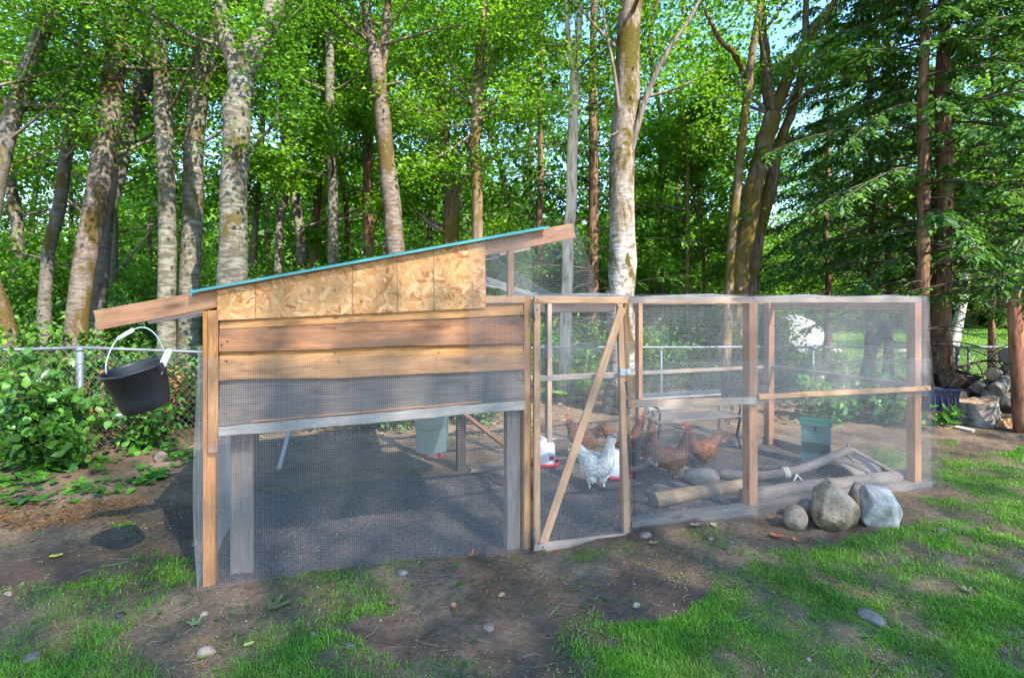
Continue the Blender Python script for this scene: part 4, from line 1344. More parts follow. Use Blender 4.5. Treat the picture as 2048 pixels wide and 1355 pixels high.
for i, (px, d, k) in enumerate(ssp):
    x = (px - 1024) / FPX * d; z = gzf(x, d)
    s = rgw.uniform(.8, 1.2) * (1.0 if d < 30 else 1.6)
    M = Matrix.Translation((x, d, z)) @ Matrix.Rotation(rgw.uniform(0, 6.28), 4, 'Z') @ Matrix.Diagonal((s, s, s, 1))
    if k not in used:
        used.add(k); sprot[k].matrix_basis = M
    else:
        t_ = copy_tree(sprot[k], M, 'shrub at the far edge of the sunlit lawn' if d > 30 else None, 'shrubs beyond the lawn' if d > 30 else None)
        if d < 30:
            ax, an = min(ANCH, key=lambda q: abs(q[0] - px))
            t_['label'] = ('chest-high dark shrub', 'tall mid-green shrub', 'low dark shrub', 'tallest yellow-green shrub')[k] + (' far back' if d > 14 else ' behind') + (', seen left of ' if px < ax else ', seen right of ') + an

# far wood: one mass
def far_wood():
    rg = np.random.default_rng(9); n = 60000
    th = rg.uniform(-.98, .98, n); r = rg.uniform(46, 72, n)
    x = r * np.sin(th * 1.05); y = r * np.cos(th * 1.05)
    top = 10 + 4 * NZ2.fbm(th * 6, th * 0, 1.5, 3)
    z = rg.uniform(0, 1, n) ** .9 * top
    C = np.stack([x, y, z], 1)
    d, w, nn = rot_axes(rg, n, .3)
    V, T = leaf_VT(C, d, w, nn, rg.uniform(.6, 1.3, n), .8)
    o = big('far_woods', V, T, L_ALDER)
    props(o, 'distant green woods closing the view behind the lawn', 'woods', kind='stuff')
far_wood()

# ferns and shrubs that stand out
for k, (px, py, d, L, lb) in enumerate((
    (1088, 0, 9.9, 1.0, 'tall sunlit fern just left of the pale tree foot behind the door'), (1175, 0, 10.1, 1.15, 'tall sunlit fern just right of the pale tree foot behind the door'),
    (1135, 0, 9.7, .75, 'smaller fern low in front of the pale tree foot'), (1292, 0, 10.6, .8, 'small fern behind the fence right of the door'),
    (1735, 0, 10.0, .75, 'dark fern at the fence below the brown cedars'))):
    x = (px - 1024) / FPX * d
    fern('fern', lb, (x, d, gzf(x, d)), 300 + k, L, 17, 'sword ferns behind the fence', L_FERN if k < 4 else L_CON)
def shr(name, lb, px, d, size, seed, lm, n, leaf, **k):
    x = (px - 1024) / FPX * d
    return shrub(name, lb, (x, d, gzf(x, d)), size, seed, lm, n, leaf, **k)
shr('salal_bush', 'glossy broad-leaved bush growing through the fence at the left edge', 85, 6.0, (.62, .45, 1.25), 401, L_SALAL, 900, .115, six=True, stems=14, up=.35)
shr('salal_bush', 'low dark broad-leaved bush at the foot of the left fence post', 105, 5.75, (.5, .35, .55), 402, L_DARK, 420, .12, six=True, stems=10, up=.45)
shr('salal_bush', 'sunlit bush by the left fence just behind the glossy one', 20, 6.6, (.8, .5, 1.4), 407, L_MAPLE, 1300, .09, six=True, stems=14, up=.4)
shr('bramble', 'leafy bramble on the fence below the hanging bucket', 300, 6.7, (.75, .3, .7), 403, L_WEED, 420, .10, six=True, stems=10)
shr('dead_fern', 'heap of rust-brown dead fronds behind the fence by the bucket', 285, 7.3, (.8, .4, .85), 404, L_DEAD, 1500, .09, stems=14, width=.35)
shr('dead_fern', 'rust-brown dead fronds behind the glossy bush', 60, 7.2, (.7, .4, .95), 408, L_DEAD, 900, .09, stems=12, width=.35)
shr('broadleaf_bush', 'glossy dark bush behind the green feeder', 1655, 8.3, (.7, .4, .6), 405, L_SALAL, 800, .11, six=True, stems=14, up=.4)
shr('broadleaf_bush', 'glossy dark bush right beside the end post of the run', 1775, 8.1, (.65, .4, .6), 406, L_SALAL, 800, .12, six=True, stems=14, up=.4)
shr('broadleaf_bush', 'dark bush hiding the foot of the white boulder', 1545, 14.5, (.8, .6, .55), 411, L_DARK, 1100, .11, stems=14)
shr('broadleaf_bush', 'low dark bush on the lawn edge right of the boulder foot', 1650, 14.2, (.9, .5, .45), 412, L_DARK, 900, .11, stems=14)
shr('seedling', 'young laurel with bright leaves in front of the blue bin', 1893, 7.9, (.28, .22, .38), 409, L_WEED, 46, .15, six=True, stems=4, up=.5, cat='plant', width=.36)

# ------------------------------------------------------------------ chain link fence
def fence():
    poly = [(-9.4, 4.0, 1.22), (-4.99, 6.35, 1.22), (-2.6, 7.65, 1.0), (.66, 9.4, .98), (4.4, 9.8, .95), (8.18, 10.1, .92), (14.5, 10.9, .92)]
    f = thing('chain_link_fence', (-4.99, 6.35, gzf(-4.99, 6.35)), 'grey chain link fence with round posts running behind the chicken run', 'fence')
    posts = [(poly[1], .038), (poly[3], .03), (poly[5], .034), ((-7.2, 5.17, 1.22), .03), ((2.6, 9.6, .96), .026), ((5.4, 9.87, .93), .026), ((11.3, 10.5, .92), .03), ((-1.0, 8.51, .99), .03), ((8.42, 10.14, .90), .024)]
    for (x, y, z), r in posts:
        g = gzf(x, y)
        mb = MB(); mb.tube([(x, y, g - .1), (x, y, z - .005)], r, 14)
        mb.lathe([(r * 1.12, 0), (r * 1.12, .03), (r * .7, .05), (0, .058)], 12, c=(x, y, z - .03))
        po = mb.build('post', M_GALV, f)
        mb = MB()
        for q in (.28, .62, .86): mb.lathe([(r * 1.1, -.004), (r * 1.22, 0), (r * 1.1, .004)], 10, c=(x, y, g + (z - g) * q))
        mb.build('tie', M_GALV, po)
    for a, b in zip(poly[:-1], poly[1:]):
        pa = np.array(a) + (0, 0, .012); pb = np.array(b) + (0, 0, .012)
        mb = MB(); pts = spl([pa, (pa + pb) / 2 - (0, 0, .006), pb], 8); mb.tube(pts, .021, 10); mb.build('top_rail', M_GALV, f)
    # the diamond mesh: two families of slanting wires between ground and rail
    for a, b in zip(poly[:-1], poly[1:]):
        a = np.array(a); b = np.array(b); L = np.linalg.norm((b - a)[:2]); h = 1.0
        lines = []
        pitch = .082
        for sg in (1, -1):
            k0 = -int(1.3 / pitch) if sg > 0 else 0; k1 = int(L / pitch) + (0 if sg > 0 else int(1.3 / pitch))
            for k in range(k0, k1):
                x = k * pitch; pl = []
                for q in np.linspace(0, 1, 24):
                    xx = x + sg * q * 1.22 * .92
                    if not (0 <= xx <= L): continue
                    p = a + (b - a) * xx / L; g = gzf(p[0], p[1]); zz = g + .0 + q * 1.22
                    if zz > p[2] + .005: continue
                    pl.append((p[0] + .004 * sg, p[1] - .026, zz))
                if len(pl) > 1:
                    lines.append(np.array([[pl[0], (np.array(pl[0]) + pl[-1]) / 2, pl[-1]]]))
        wire_polys('chain_link', lines, .0019, (.3, -1, 0), M_CHAIN, f)
fence()

# ------------------------------------------------------------------ black bucket on the rafter end
def frame_from(z, x=None):
    z = np.asarray(z, float); z /= np.linalg.norm(z); x = np.array([1.0, 0, 0]) if x is None else np.asarray(x, float)
    x = x - z * x.dot(z); x /= np.linalg.norm(x); return np.stack([x, np.cross(z, x), z], 1)
M_WIREB = plain('bright_wire', (.55, .57, .60), .4, .3, .1, 9, .02)
def bucket():
    d = 2.98
    top = W(267, 734, d)
    root = thing('bucket', W(280, 650, d), 'black plastic bucket with wire handle hanging tilted from the rafter end', 'bucket')
    R = frame_from((-.17, -.22, .96))
    M = Matrix.Identity(4)
    for i in range(3):
        for j in range(3): M[i][j] = R[i, j]
    M.translation = Vector(top)
    def spout(t, r, z):
        k = 1.0
        if z > -.10: k += .10 * math.exp(-((t - 4.95) / .22) ** 2) * (1 + z / .10)
        return k
    h = .275; k_ = .86
    prof = [(.0, -h), (.132, -h), (.137, -h + .01), (.150, -.20), (.163, -.085), (.166, -.083), (.172, -.02), (.176, -.018), (.184, -.014), (.187, -.004), (.183, .004), (.174, .003), (.170, -.012), (.160, -.09), (.132, -h + .008), (0, -h + .008)]
    prof = [(a * k_, b * k_ * .98) for a, b in prof]
    mb = MB(); mb.lathe(prof, 40, fn=spout); mb.build('pail', M_BLACKP, root, M)
    for sx in (-1, 1):
        mb = MB(); mb.box((sx * .159, -.02, -.022), (.02, .036, .045)); mb.build('handle_lug', M_BLACKP, root, M)
    def wp(p): return R.T @ (np.asarray(p) - top)
    hp = [wp(W(213, 748, d - .10)), wp(W(212, 728, d - .10)), wp(W(222, 698, d - .06)), wp(W(237, 676, d - .03)), wp(W(268, 658, d)), wp(W(290, 655, d + .02)), wp(W(310, 668, d + .05)), wp(W(328, 700, d + .10)), wp(W(334, 722, d + .13))]
    mb = MB(); mb.tube(spl(hp, 30), .0034, 6); mb.build('handle', M_WIREB, root, M)
    mb = MB(); g0, g1 = wp(W(235, 679, d - .03)), wp(W(267, 659, d)); mb.tube([g0, (g0 + g1) / 2 + R.T @ np.array([0, 0, .003]), g1], .0115, 10); mb.build('grip', M_WHITEP, root, M)
    mb = MB(); q = [wp(W(290, 655, d + .02)), wp(W(288, 648, d + .02)), wp(W(287, 640, d + .03))]; mb.tube(spl(q, 6), .0025, 5); mb.build('hook', M_GALV, root, M)
    st = thing('paint_paddle', W(318, 735, d), 'white flat paddle sticking out of the black bucket', 'paddle')
    mb = MB(); a, b = W(318, 745, d), W(337, 702, d)
    mb.bar(a - (b - a) * 1.6, b, .034, .005, (.2, -1, .3)); mb.lathe([(.016, -.0025), (.016, .0025)], 14, c=(0, 0, 0)); 
    V = mb.V.pop(); mb.V.append(V); Rr = frame_from(np.cross(b - a, (1, .2, 0)))
    mb.V[-1] = (V @ Rr.T) + b
    mb.build('blade', M_WHITEP, st)
bucket()

# ------------------------------------------------------------------ rocks
def rock(name, label, c, size, seed, mat, rot=0.0, cuts=6, cat='rock', group=None, rough=.06, sink=.12, tilt=0.0, res=4, planes=()):
    import bmesh
    bm = bmesh.new(); bmesh.ops.create_icosphere(bm, subdivisions=res, radius=1.0)
    rg = np.random.default_rng(seed)
    V = np.array([v.co[:] for v in bm.verts])
    for k in range(cuts):
        n = rg.normal(0, 1, 3); n /= np.linalg.norm(n); h = rg.uniform(.62, .9)
        dd = V @ n - h; V = np.where((dd > 0)[:, None], V - np.outer(np.maximum(dd, 0) * .92, n), V)
    for q in planes:
        n = np.array(q[:3], float); n /= np.linalg.norm(n); dd = V @ n - q[3]
        V = np.where((dd > 0)[:, None], V - np.outer(np.maximum(dd, 0) * .86, n), V)
    nn = V / np.linalg.norm(V, axis=1)[:, None]
    for f, a in ((1.6, rough), (4.0, rough * .45), (9, rough * .2)):
        ph = rg.uniform(0, 6.28, (3, 3))
        q = sum(np.sin(V @ rg.normal(0, f, 3) + ph[i, 0]) for i in range(3)) / 3
        V = V + nn * (q * a)[:, None]
    V = V * np.array(size) / 2
    Rt = np.array(Matrix.Rotation(rot, 3, 'Z') @ Matrix.Rotation(tilt, 3, 'Y'))
    V = V @ Rt.T; V[:, 2] -= V[:, 2].min() + sink * size[2]
    for v, p in zip(bm.verts, V): v.co = p
    for f in bm.faces: f.smooth = True
    me = bpy.data.meshes.new(name); bm.to_mesh(me); bm.free(); me.materials.append(mat)
    z = c[2] if len(c) > 2 and c[2] > .001 else gzf(c[0], c[1])
    o = link(bpy.data.objects.new(name, me), None, Matrix.Translation((c[0], c[1], z)))
    return props(o, label, cat, group)
R_TAN = rockmat('rock_tan', (.29, .21, .14), (.40, .305, .215), True)
R_GREY = rockmat('rock_pale_grey', (.29, .265, .235), (.46, .43, .39))
R_COB = rockmat('rock_cobble', (.24, .18, .135), (.33, .265, .21))
R_BOULD = rockmat('rock_boulder', (.38, .365, .34), (.62, .60, .57))
R_DARK = rockmat('rock_dark', (.15, .13, .115), (.22, .20, .18))
rock('rock', 'large tan angular rock in the middle of the three leaning on the run sill', G(1670, 1050), (.44, .37, .43), 20, R_TAN, .0, 4, sink=.14, rough=.075, res=5, planes=((-.9, -.2, .45, .60), (.75, -.2, .8, .45), (.95, -.3, -.1, .78), (-.2, -1, .35, .55), (.3, -1, -.3, .66), (-1, -.1, -.2, .80), (.1, 0, 1, .93)))
rock('rock', 'large pale grey rock, rightmost of the three at the run corner', G(1761, 1048), (.38, .33, .40), 33, R_GREY, .0, 4, sink=.15, rough=.07, res=5, planes=((.0, -.55, 1, .62), (-.9, -.2, .25, .72), (.85, -.2, .42, .66), (-.35, -1, -.35, .60), (.5, -1, .0, .70), (1, 0, -.3, .86), (.1, .1, 1, .76)))
rock('rock', 'smooth brown egg-shaped cobble left of the tan rock', G(1590, 1050), (.185, .165, .212), 8, R_COB, .2, 1, sink=.08, rough=.03, tilt=-.25)
rock('rock', 'small grey cobble tucked behind the egg-shaped one', G(1613, 1030), (.15, .13, .18), 9, R_COB, .2, 2, sink=.1, rough=.03)
rock('rock', 'grey cobble peeping out between the two large rocks', G(1712, 1015), (.17, .14, .24), 12, R_COB, 1.0, 2, sink=.1, rough=.03)
rock('boulder', 'huge sunlit white boulder on the lawn beyond the fence', G(1597, 706), (1.85, 1.4, 1.6), 41, R_BOULD, .0, 5, sink=.12, rough=.05, res=5, planes=((-1, -.2, .15, .72), (.7, -.1, .75, .72), (0, -.3, 1, .80), (-.1, -1, .1, .7), (.6, -1, .3, .72)))
rock('rock', 'low pale stone on the ground right of the boulder', G(1662, 708), (.8, .5, .25), 43, R_BOULD, .4, 5)
rock('rock', 'dark flat stone on the lawn left of the right fence post', G(1815, 706), (.9, .5, .22), 44, R_BOULD, .4, 5)
rock('rock', 'rounded grey stone half buried in the run below the brown hens', G(1402, 968), (.36, .28, .20), 45, R_DARK, .1, 3, sink=.2)
rock('rock', 'mossy grey stone in the leaves below the hanging bucket', G(322, 918), (.14, .12, .13), 46, R_COB, .2, 5)
peb = [(412, 1306, .085, 'round brown cobble in the grass at the lower left', R_COB), (977, 1252, .07, 'flat oval brown pebble alone on the bare soil in front of the house', R_COB),
       (803, 1163, .075, 'grey pebble at the foot of the netting', R_DARK), (1422, 1086, .05, 'left of two small pebbles by the run sill', R_COB), (1461, 1090, .042, 'right of two small pebbles by the run sill', R_COB),
       (1291, 1083, .085, 'pointed brown stone beside the door foot', R_COB), (62, 1325, .075, 'pale angular stone in the grass at the bottom left corner', R_GREY), (17, 1197, .05, 'reddish stone at the left edge of the bare soil', R_COB),
       (407, 1243, .045, 'small pinkish pebble beside the house corner post', R_COB), (627, 1270, .04, 'small tan chip of stone in front of the large maple leaf', R_COB), (1885, 1062, .10, 'flat grey stone in the lawn right of the rocks', R_GREY),
       (392, 1090, .07, 'mossy stone beside the house netting', R_TAN), (220, 1168, .05, 'brown stone at the edge of soil and grass', R_COB), (193, 1170, .035, 'grey stone at the edge of soil and grass', R_GREY), (1488, 1138, .05, 'pale tan stone at the lawn edge', R_TAN),
       (240, 1243, .045, 'black lump in the grass left of the house', M_BLACKP), (1616, 1313, .035, 'tan pebble in the bottom lawn', R_COB), (700, 1290, .045, 'grey round pebble in the bottom grass', R_GREY), (1740, 1228, .16, 'flat grey slab showing through the worn lawn', R_GREY)]
for k, (px, py, s, lb, mt) in enumerate(peb):
    fl = .22 if 'slab' in lb or 'flat grey' in lb else .62
    rock('pebble' if s < .12 else 'stone', lb, G(px, py), (s * 1.15, s * .85, s * fl), 500 + k, R_DARK if mt is R_GREY else mt, k * 1.3, 6, 'pebble', None, .09, .34, 0, 3)

# ------------------------------------------------------------------ things inside the run
def tilt_R(x=None, z=(0, 0, 1)): return frame_from(z, x)
def jug(name, label, c, s=1.0, rz=0.0, lab=True):
    z = gzf(c[0], c[1]); root = thing(name, (c[0], c[1], z), label, 'drinker')
    mb = MB(); mb.lathe([(.0, .012), (.135, .012), (.155, .03), (.162, .055), (.156, .058), (.150, .035), (.125, .025), (.0, .025)] if s == 1 else [(.0, .01), (.175, .01), (.20, .03), (.207, .052), (.2, .055), (.19, .033), (.16, .025), (0, .025)], 28, c=(c[0], c[1], z))
    mb.build('tray', M_REDP, root)
    mb = MB()
    if s == 1:
        mb.lathe([(.105, .028), (.108, .05), (.108, .21), (.098, .245), (.072, .262), (.05, .268), (.05, .30), (.044, .304), (0, .304)], 28, c=(c[0], c[1], z))
    else:
        mb.lathe([(.150, .028), (.152, .06), (.13, .20), (.105, .255), (.08, .27), (0, .272)], 28, c=(c[0], c[1], z))
    j = mb.build('tank', M_JUG, root)
    if s == 1:
        mb = MB(); mb.tube(spl([(c[0] - .07, c[1], z + .29), (c[0] - .05, c[1] - .03, z + .325), (c[0] + .03, c[1] - .05, z + .29)], 8), .005, 6); mb.build('handle', M_WHITEP, j)
        mb = MB(); mb.bar((c[0] + .05, c[1] - .02, z + .292), (c[0] + .115, c[1] - .03, z + .298), .012, .008); mb.build('cap_tab', M_WHITEP, j)
        # red printed label patch on the front
        V = []; 
        for zz in (.085, .125):
            for t in np.linspace(-1.2, -.55, 6): V.append((c[0] + .1095 * math.cos(t), c[1] + .1095 * math.sin(t), z + zz))
        mb = MB(); mb.add(V, [(i, i + 1, 7 + i, 6 + i) for i in range(5)]); mb.build('printed_label', M_REDP, j)
        arc = [(c[0] + .1095 * math.cos(t), c[1] + .1095 * math.sin(t), z + zz) for t, zz in ((-1.2, .125), (-1.18, .15), (-1.05, .172), (-.88, .18), (-.72, .176))]
        mb = MB(); mb.tube(spl(arc, 12), .0012, 4); mb.build('printed_line', M_BLACK, j)
    return root
jug('drinker', 'white jug drinker with red tray and label beside the door post', G(1090, 931))
jug('drinker', 'white cone drinker with red rim behind the white hen', G(1226, 947), 2)
# hanging pail with red nipples under the house
def hang_pail():
    c = W(864, 900, 5.6); root = thing('nipple_drinker', c, 'pale hanging pail with red drinking nipples under the house', 'drinker')
    mb = MB(); mb.lathe([(0, 0), (.150, 0), (.155, .01), (.175, .36), (.18, .365), (.18, .375), (.17, .375), (.165, .36), (.147, .012), (0, .012)], 28, c=c); mb.build('pail', M_PALEP, root)
    for dx in (-.06, .09):
        mb = MB(); mb.lathe([(0, -.075), (.012, -.07), (.014, -.045), (.028, -.04), (.024, -.015), (.016, 0)], 12, c=c + (dx, -.06, 0)); mb.build('nipple', M_REDP, root)
    mb = MB(); mb.lathe([(.183, 0), (.186, .006), (.183, .02), (.0, .024)], 28, c=c + (0, 0, .375)); mb.build('lid', M_REDP, root)
    mb = MB(); mb.tube(spl([c + (-.176, 0, .33), c + (-.12, -.17, .25), c + (.1, -.185, .26), c + (.178, 0, .33)], 14), .003, 5); mb.build('handle', M_GALV, root)
hang_pail()

def feeder():
    c = G(1640, 934); z = gzf(c[0], c[1]); a = rad(-28)
    root = thing('treadle_feeder', (c[0], c[1], z), 'green metal treadle feeder box with dark green lid in the run', 'feeder', rz=0)
    ex = np.array([math.cos(a), math.sin(a), 0]); ey = np.array([-math.sin(a), math.cos(a), 0]); R = np.stack([ex, ey, (0, 0, 1.0)], 1)
    o = np.array([c[0] + .02, c[1] + .12, z])
    def b(mb, x, y, zz, sx, sy, sz): mb.box(o + ex * x + ey * y + np.array([0, 0, zz]), (sx, sy, sz), R)
    mb = MB()
    b(mb, -.137, 0, .22, .006, .24, .44); b(mb, .137, 0, .22, .006, .24, .44); b(mb, 0, .118, .22, .268, .004, .44); b(mb, 0, -.117, .345, .268, .006, .19); b(mb, 0, -.117, .07, .268, .006, .10); b(mb, 0, 0, .01, .268, .232, .006)
    mb.build('box', M_GREENM, root)
    mb = MB(); b(mb, 0, -.117, .243, .274, .014, .014); mb.build('ledge', M_GREENM, root)
    mb = MB(); b(mb, 0, .06, .16, .262, .01, .2); mb.build('inner_panel', M_GREEND, root)
    mb = MB(); b(mb, 0, -.005, .448, .31, .28, .012); b(mb, 0, -.14, .437, .31, .008, .03); b(mb, .152, -.005, .437, .006, .28, .03); b(mb, -.152, -.005, .437, .006, .28, .03); mb.build('lid', M_GREEND, root)
    mb = MB(); b(mb, -.005, -.124, .39, .022, .008, .06); b(mb, -.005, -.13, .372, .03, .006, .014); mb.build('hasp', M_BLACK, root)
    mb = MB(); b(mb, -.02, -.25, .035, .27, .2, .008); b(mb, -.02, -.352, .045, .27, .006, .02); b(mb, -.155, -.2, .045, .006, .3, .02); b(mb, .115, -.2, .045, .006, .3, .02); mb.build('treadle', M_GREEND, root)
feeder()

def bench():
    bl = G(1320, 915); o = np.array([1.68, 6.28, gzf(1.68, 6.28)])
    ex = CU; ey = CV
    root = thing('garden_bench', o, 'small garden bench with grey slats and black iron scroll ends behind the hens', 'bench')
    L = 1.12
    def q(x, y, z): return o + ex * x + ey * y + np.array([0, 0, z])
    for k, x in enumerate((0, L)):
        mb = MB()
        mb.tube(spl([q(x, .38, .0), q(x, .36, .2), q(x, .34, .36), q(x, .40, .52), q(x, .46, .66)], 14), .015, 8)
        mb.tube(spl([q(x, -.03, .0), q(x, .03, .14), q(x, .0, .28), q(x, -.02, .36)], 12), .015, 8)
        mb.tube([q(x, -.03, .36), q(x, .35, .36)], .013, 8)
        mb.tube(spl([q(x, .40, .53), q(x, .25, .55), q(x, .05, .54), q(x, -.02, .50), q(x, -.01, .42), q(x, .0, .36)], 16), .012, 8)
        mb.build('bench_end', M_BLACK, root)
        e = root.children[-1]
        for (cy, cz, r) in ((.25, .46, .05), (.12, .45, .04), (.2, .27, .05)):
            t = np.linspace(0, 8.5, 26); rr = r * (1 - t / 11)
            mb = MB(); mb.tube([q(x, cy + a * math.cos(u), cz + a * math.sin(u)) for a, u in zip(rr, t)], .0065, 5); mb.build('scroll', M_BLACK, e)
    for i in range(4):
        board('seat_slat', q(-.05, .0 + .095 * i, .385), q(L + .05, .0 + .095 * i, .385), .02, .075, M_OLD, root)
    for z, y in ((.48, .375), (.60, .43)):
        board('back_slat', q(-.06, y - .02, z), q(L + .06, y - .02, z), .075, .02, M_SILV, root, up=(0, .4, .9))
bench()

def log_obj(name, label, p0, p1, r, mat, end, cat='log', group=None, peel=None, seed=0, endname='cut_end', parent=None):
    rg = np.random.default_rng(seed); p0 = np.asarray(p0, float); p1 = np.asarray(p1, float)
    if parent is None:
        root = thing(name, (p0 + p1) / 2 - (0, 0, r), label, cat, group)
    pts = np.linspace(p0, p1, 7); pts[1:-1] += rg.normal(0, r * .07, (5, 3))
    mb = MB(); mb.tube(pts, r * (1 + rg.normal(0, .04, 7)), 14, cap=False, jit=.03, rng=rg); mb.build('bark', mat, root)
    ax = (p1 - p0) / np.linalg.norm(p1 - p0)
    for e, s in ((p0, -1), (p1, 1)):
        R = frame_from(ax * s); mb = MB()
        mb.lathe([(r * 1.0, 0), (r * .97, .003), (r * .5, .004), (0, .004)], 14); V = mb.V.pop(); mb.V.append(V @ R.T + e - ax * s * .002)
        mb.build(endname, end, root)
    return root
def endgrain():
    m, nt, b, o = mat_new('cut_log_end')
    v = coords(nt)
    wv = N(nt, 'ShaderNodeTexWave', wave_type='RINGS', rings_direction='SPHERICAL'); wv.inputs['Scale'].default_value = 30; wv.inputs['Distortion'].default_value = 2.5
    nt.links.new(v, wv.inputs['Vector'])
    c = ramp(nt, wv.outputs['Fac'], [(.2, (.30, .19, .11)), (.8, (.46, .32, .20))])
    c = mixc(nt, .5, c, ramp(nt, noise(nt, v, 14, 4), [(.3, (.5, .45, .4)), (.7, (1.2, 1.2, 1.2))]), 'MULTIPLY')
    nt.links.new(c, b.inputs['Base Color']); b.inputs['Roughness'].default_value = .85
    return m
M_END = endgrain()
M_LOGB = bark('log_bark', (.20, .17, .14), (.13, .11, .09), (.05, .04, .035), (.09, .09, .03), .4, False)
M_PEEL = wood('log_peeled', (.19, .125, .08), (.29, .20, .125), (.37, .27, .175), .35, (.11, .075, .05), knots=False)
a = G(1310, 1022); b_ = G(1500, 985)
log_obj('log', 'peeled pale log with a dark cut end lying along the inside of the sill', (a[0], a[1] + .05, .075), (b_[0], b_[1] + .06, .05), .066, M_PEEL, M_OLD, seed=1)
a = P(4.12, .20, .07); b_ = P(6.0, .16, .06)
log_obj('log', 'long dark log lying behind the sill right of the middle post', a, b_, .07, M_OLD, M_OLD, seed=2)
def branch():
    d = 5.35
    pts = [G(1425, 955) + (0, 0, .05), G(1470, 962) + (0, 0, .055), W(1530, 950, 5.35), W(1600, 938, 5.3), W(1660, 915, 5.3), W(1702, 898, 5.32)]
    root = thing('fallen_branch', pts[2] - (0, 0, .1), 'grey crooked branch propped across the run in front of the feeder', 'branch')
    sp = spl(pts, 26); mb = MB(); rg = np.random.default_rng(3)
    mb.tube(sp, np.interp(np.linspace(0, 1, 26), [0, .4, 1], [.05, .048, .036]), 10, jit=.05, rng=rg)
    mb.tube(spl([W(1702, 898, 5.32), W(1762, 930, 5.3), W(1842, 972, 5.28)], 14), np.linspace(.022, .014, 14), 8, jit=.05, rng=rg)
    mb.tube([W(1695, 905, 5.32), W(1697, 885, 5.33)], [.02, .014], 7); mb.tube([W(1690, 905, 5.32), W(1708, 922, 5.2)], [.02, .014], 7)
    mb.build('limb', M_OLD, root)
    c = W(1594, 948, 5.25); rp = MB()
    for k in range(3): rp.lathe([(.052, -.012), (.058, 0), (.052, .012)], 14, c=(0, 0, 0)); V = rp.V.pop(); R = frame_from(sp[14] - sp[12]); rp.V.append(V @ R.T + sp[13] + (sp[14] - sp[12]) * (k - 1) * .12)
    rp.tube(spl([c, c + (-.05, -.03, -.07), c + (-.06, -.04, -.13)], 6), .008, 5); rp.tube(spl([c, c + (.04, -.04, -.06), c + (.09, -.05, -.10)], 6), .007, 5)
    rp.build('rope_tie', M_ROPE, root)
branch()
def hollow():
    o = G(1690, 966); o = np.array([o[0] - .05, o[1] + .08, gzf(o[0], o[1]) - .03]); ax = np.array([.80, .60, 0]); ax /= np.linalg.norm(ax); sd = np.array([ax[1], -ax[0], 0])
    root = thing('hollow_log', o, 'half round hollow log with a dark arched mouth beside the feeder', 'hollow log')
    V = []; F = []; n = 15; m = 7; rg = np.random.default_rng(6)
    for sft, r in ((0, .205), (1, .178)):
        for i in range(m):
            for j in range(n):
                t = math.pi * j / (n - 1); rr = r * (1 + (rg.normal(0, .018) if not sft else 0))
                V.append(o + ax * (.55 * i / (m - 1)) - sd * math.cos(t) * rr * 1.12 + np.array([0, 0, math.sin(t) * rr * .95]))
    K = n * m
    for i in range(m - 1):
        for j in range(n - 1):
            q = i * n + j; F.append((q, q + 1, q + n + 1, q + n)); F.append((K + q, K + q + n, K + q + n + 1, K + q + 1))
    for i in (0, m - 1):
        for j in range(n - 1):
            q = i * n + j; F.append((q, K + q, K + q + 1, q + 1) if i == 0 else (q, q + 1, K + q + 1, K + q))
    mb = MB(); mb.add(V, F, True); mb.build('shell', M_OLD, root)
    V = []; F = []  # near-black inner skin paints the shade inside the log's mouth
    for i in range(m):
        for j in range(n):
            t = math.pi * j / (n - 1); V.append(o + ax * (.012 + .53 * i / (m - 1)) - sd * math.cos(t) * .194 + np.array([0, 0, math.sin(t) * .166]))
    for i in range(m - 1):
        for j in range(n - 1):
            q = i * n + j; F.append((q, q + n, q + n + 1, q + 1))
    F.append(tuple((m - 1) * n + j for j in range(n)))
    mb = MB(); mb.add(V, F, True); mb.build('shade_lining', plain('hollow_shade', (.018, .015, .013), .95, 0, .3, 9, .2), root)
hollow()
def flat_piece(name, label, pts, th, mat, cat, z=None, parent=None):
    P3 = [G(*q) for q in pts]; cx = sum(p[0] for p in P3) / len(P3); cy = sum(p[1] for p in P3) / len(P3); z0 = gzf(cx, cy) + .004 if z is None else z
    n = len(P3); V = [(p[0], p[1], z0 - .02) for p in P3] + [(p[0], p[1], z0 + th) for p in P3]
    mb = MB(); mb.add(V, [tuple(range(n - 1, -1, -1)), tuple(range(n, 2 * n))] + [(i, (i + 1) % n, n + (i + 1) % n, n + i) for i in range(n)])
    o = mb.build(name, mat); return props(o, label, cat)
flat_piece('paving_slab', 'flat brown slab on the run floor behind the peeled log', [(1290, 985), (1330, 955), (1420, 990), (1400, 1005), (1340, 1012)], .03, R_DARK, 'slab')
flat_piece('plank', 'loose dark plank lying on the run floor right of the slab', [(1425, 1000), (1395, 975), (1412, 968), (1470, 990)], .025, M_OLD, 'plank')

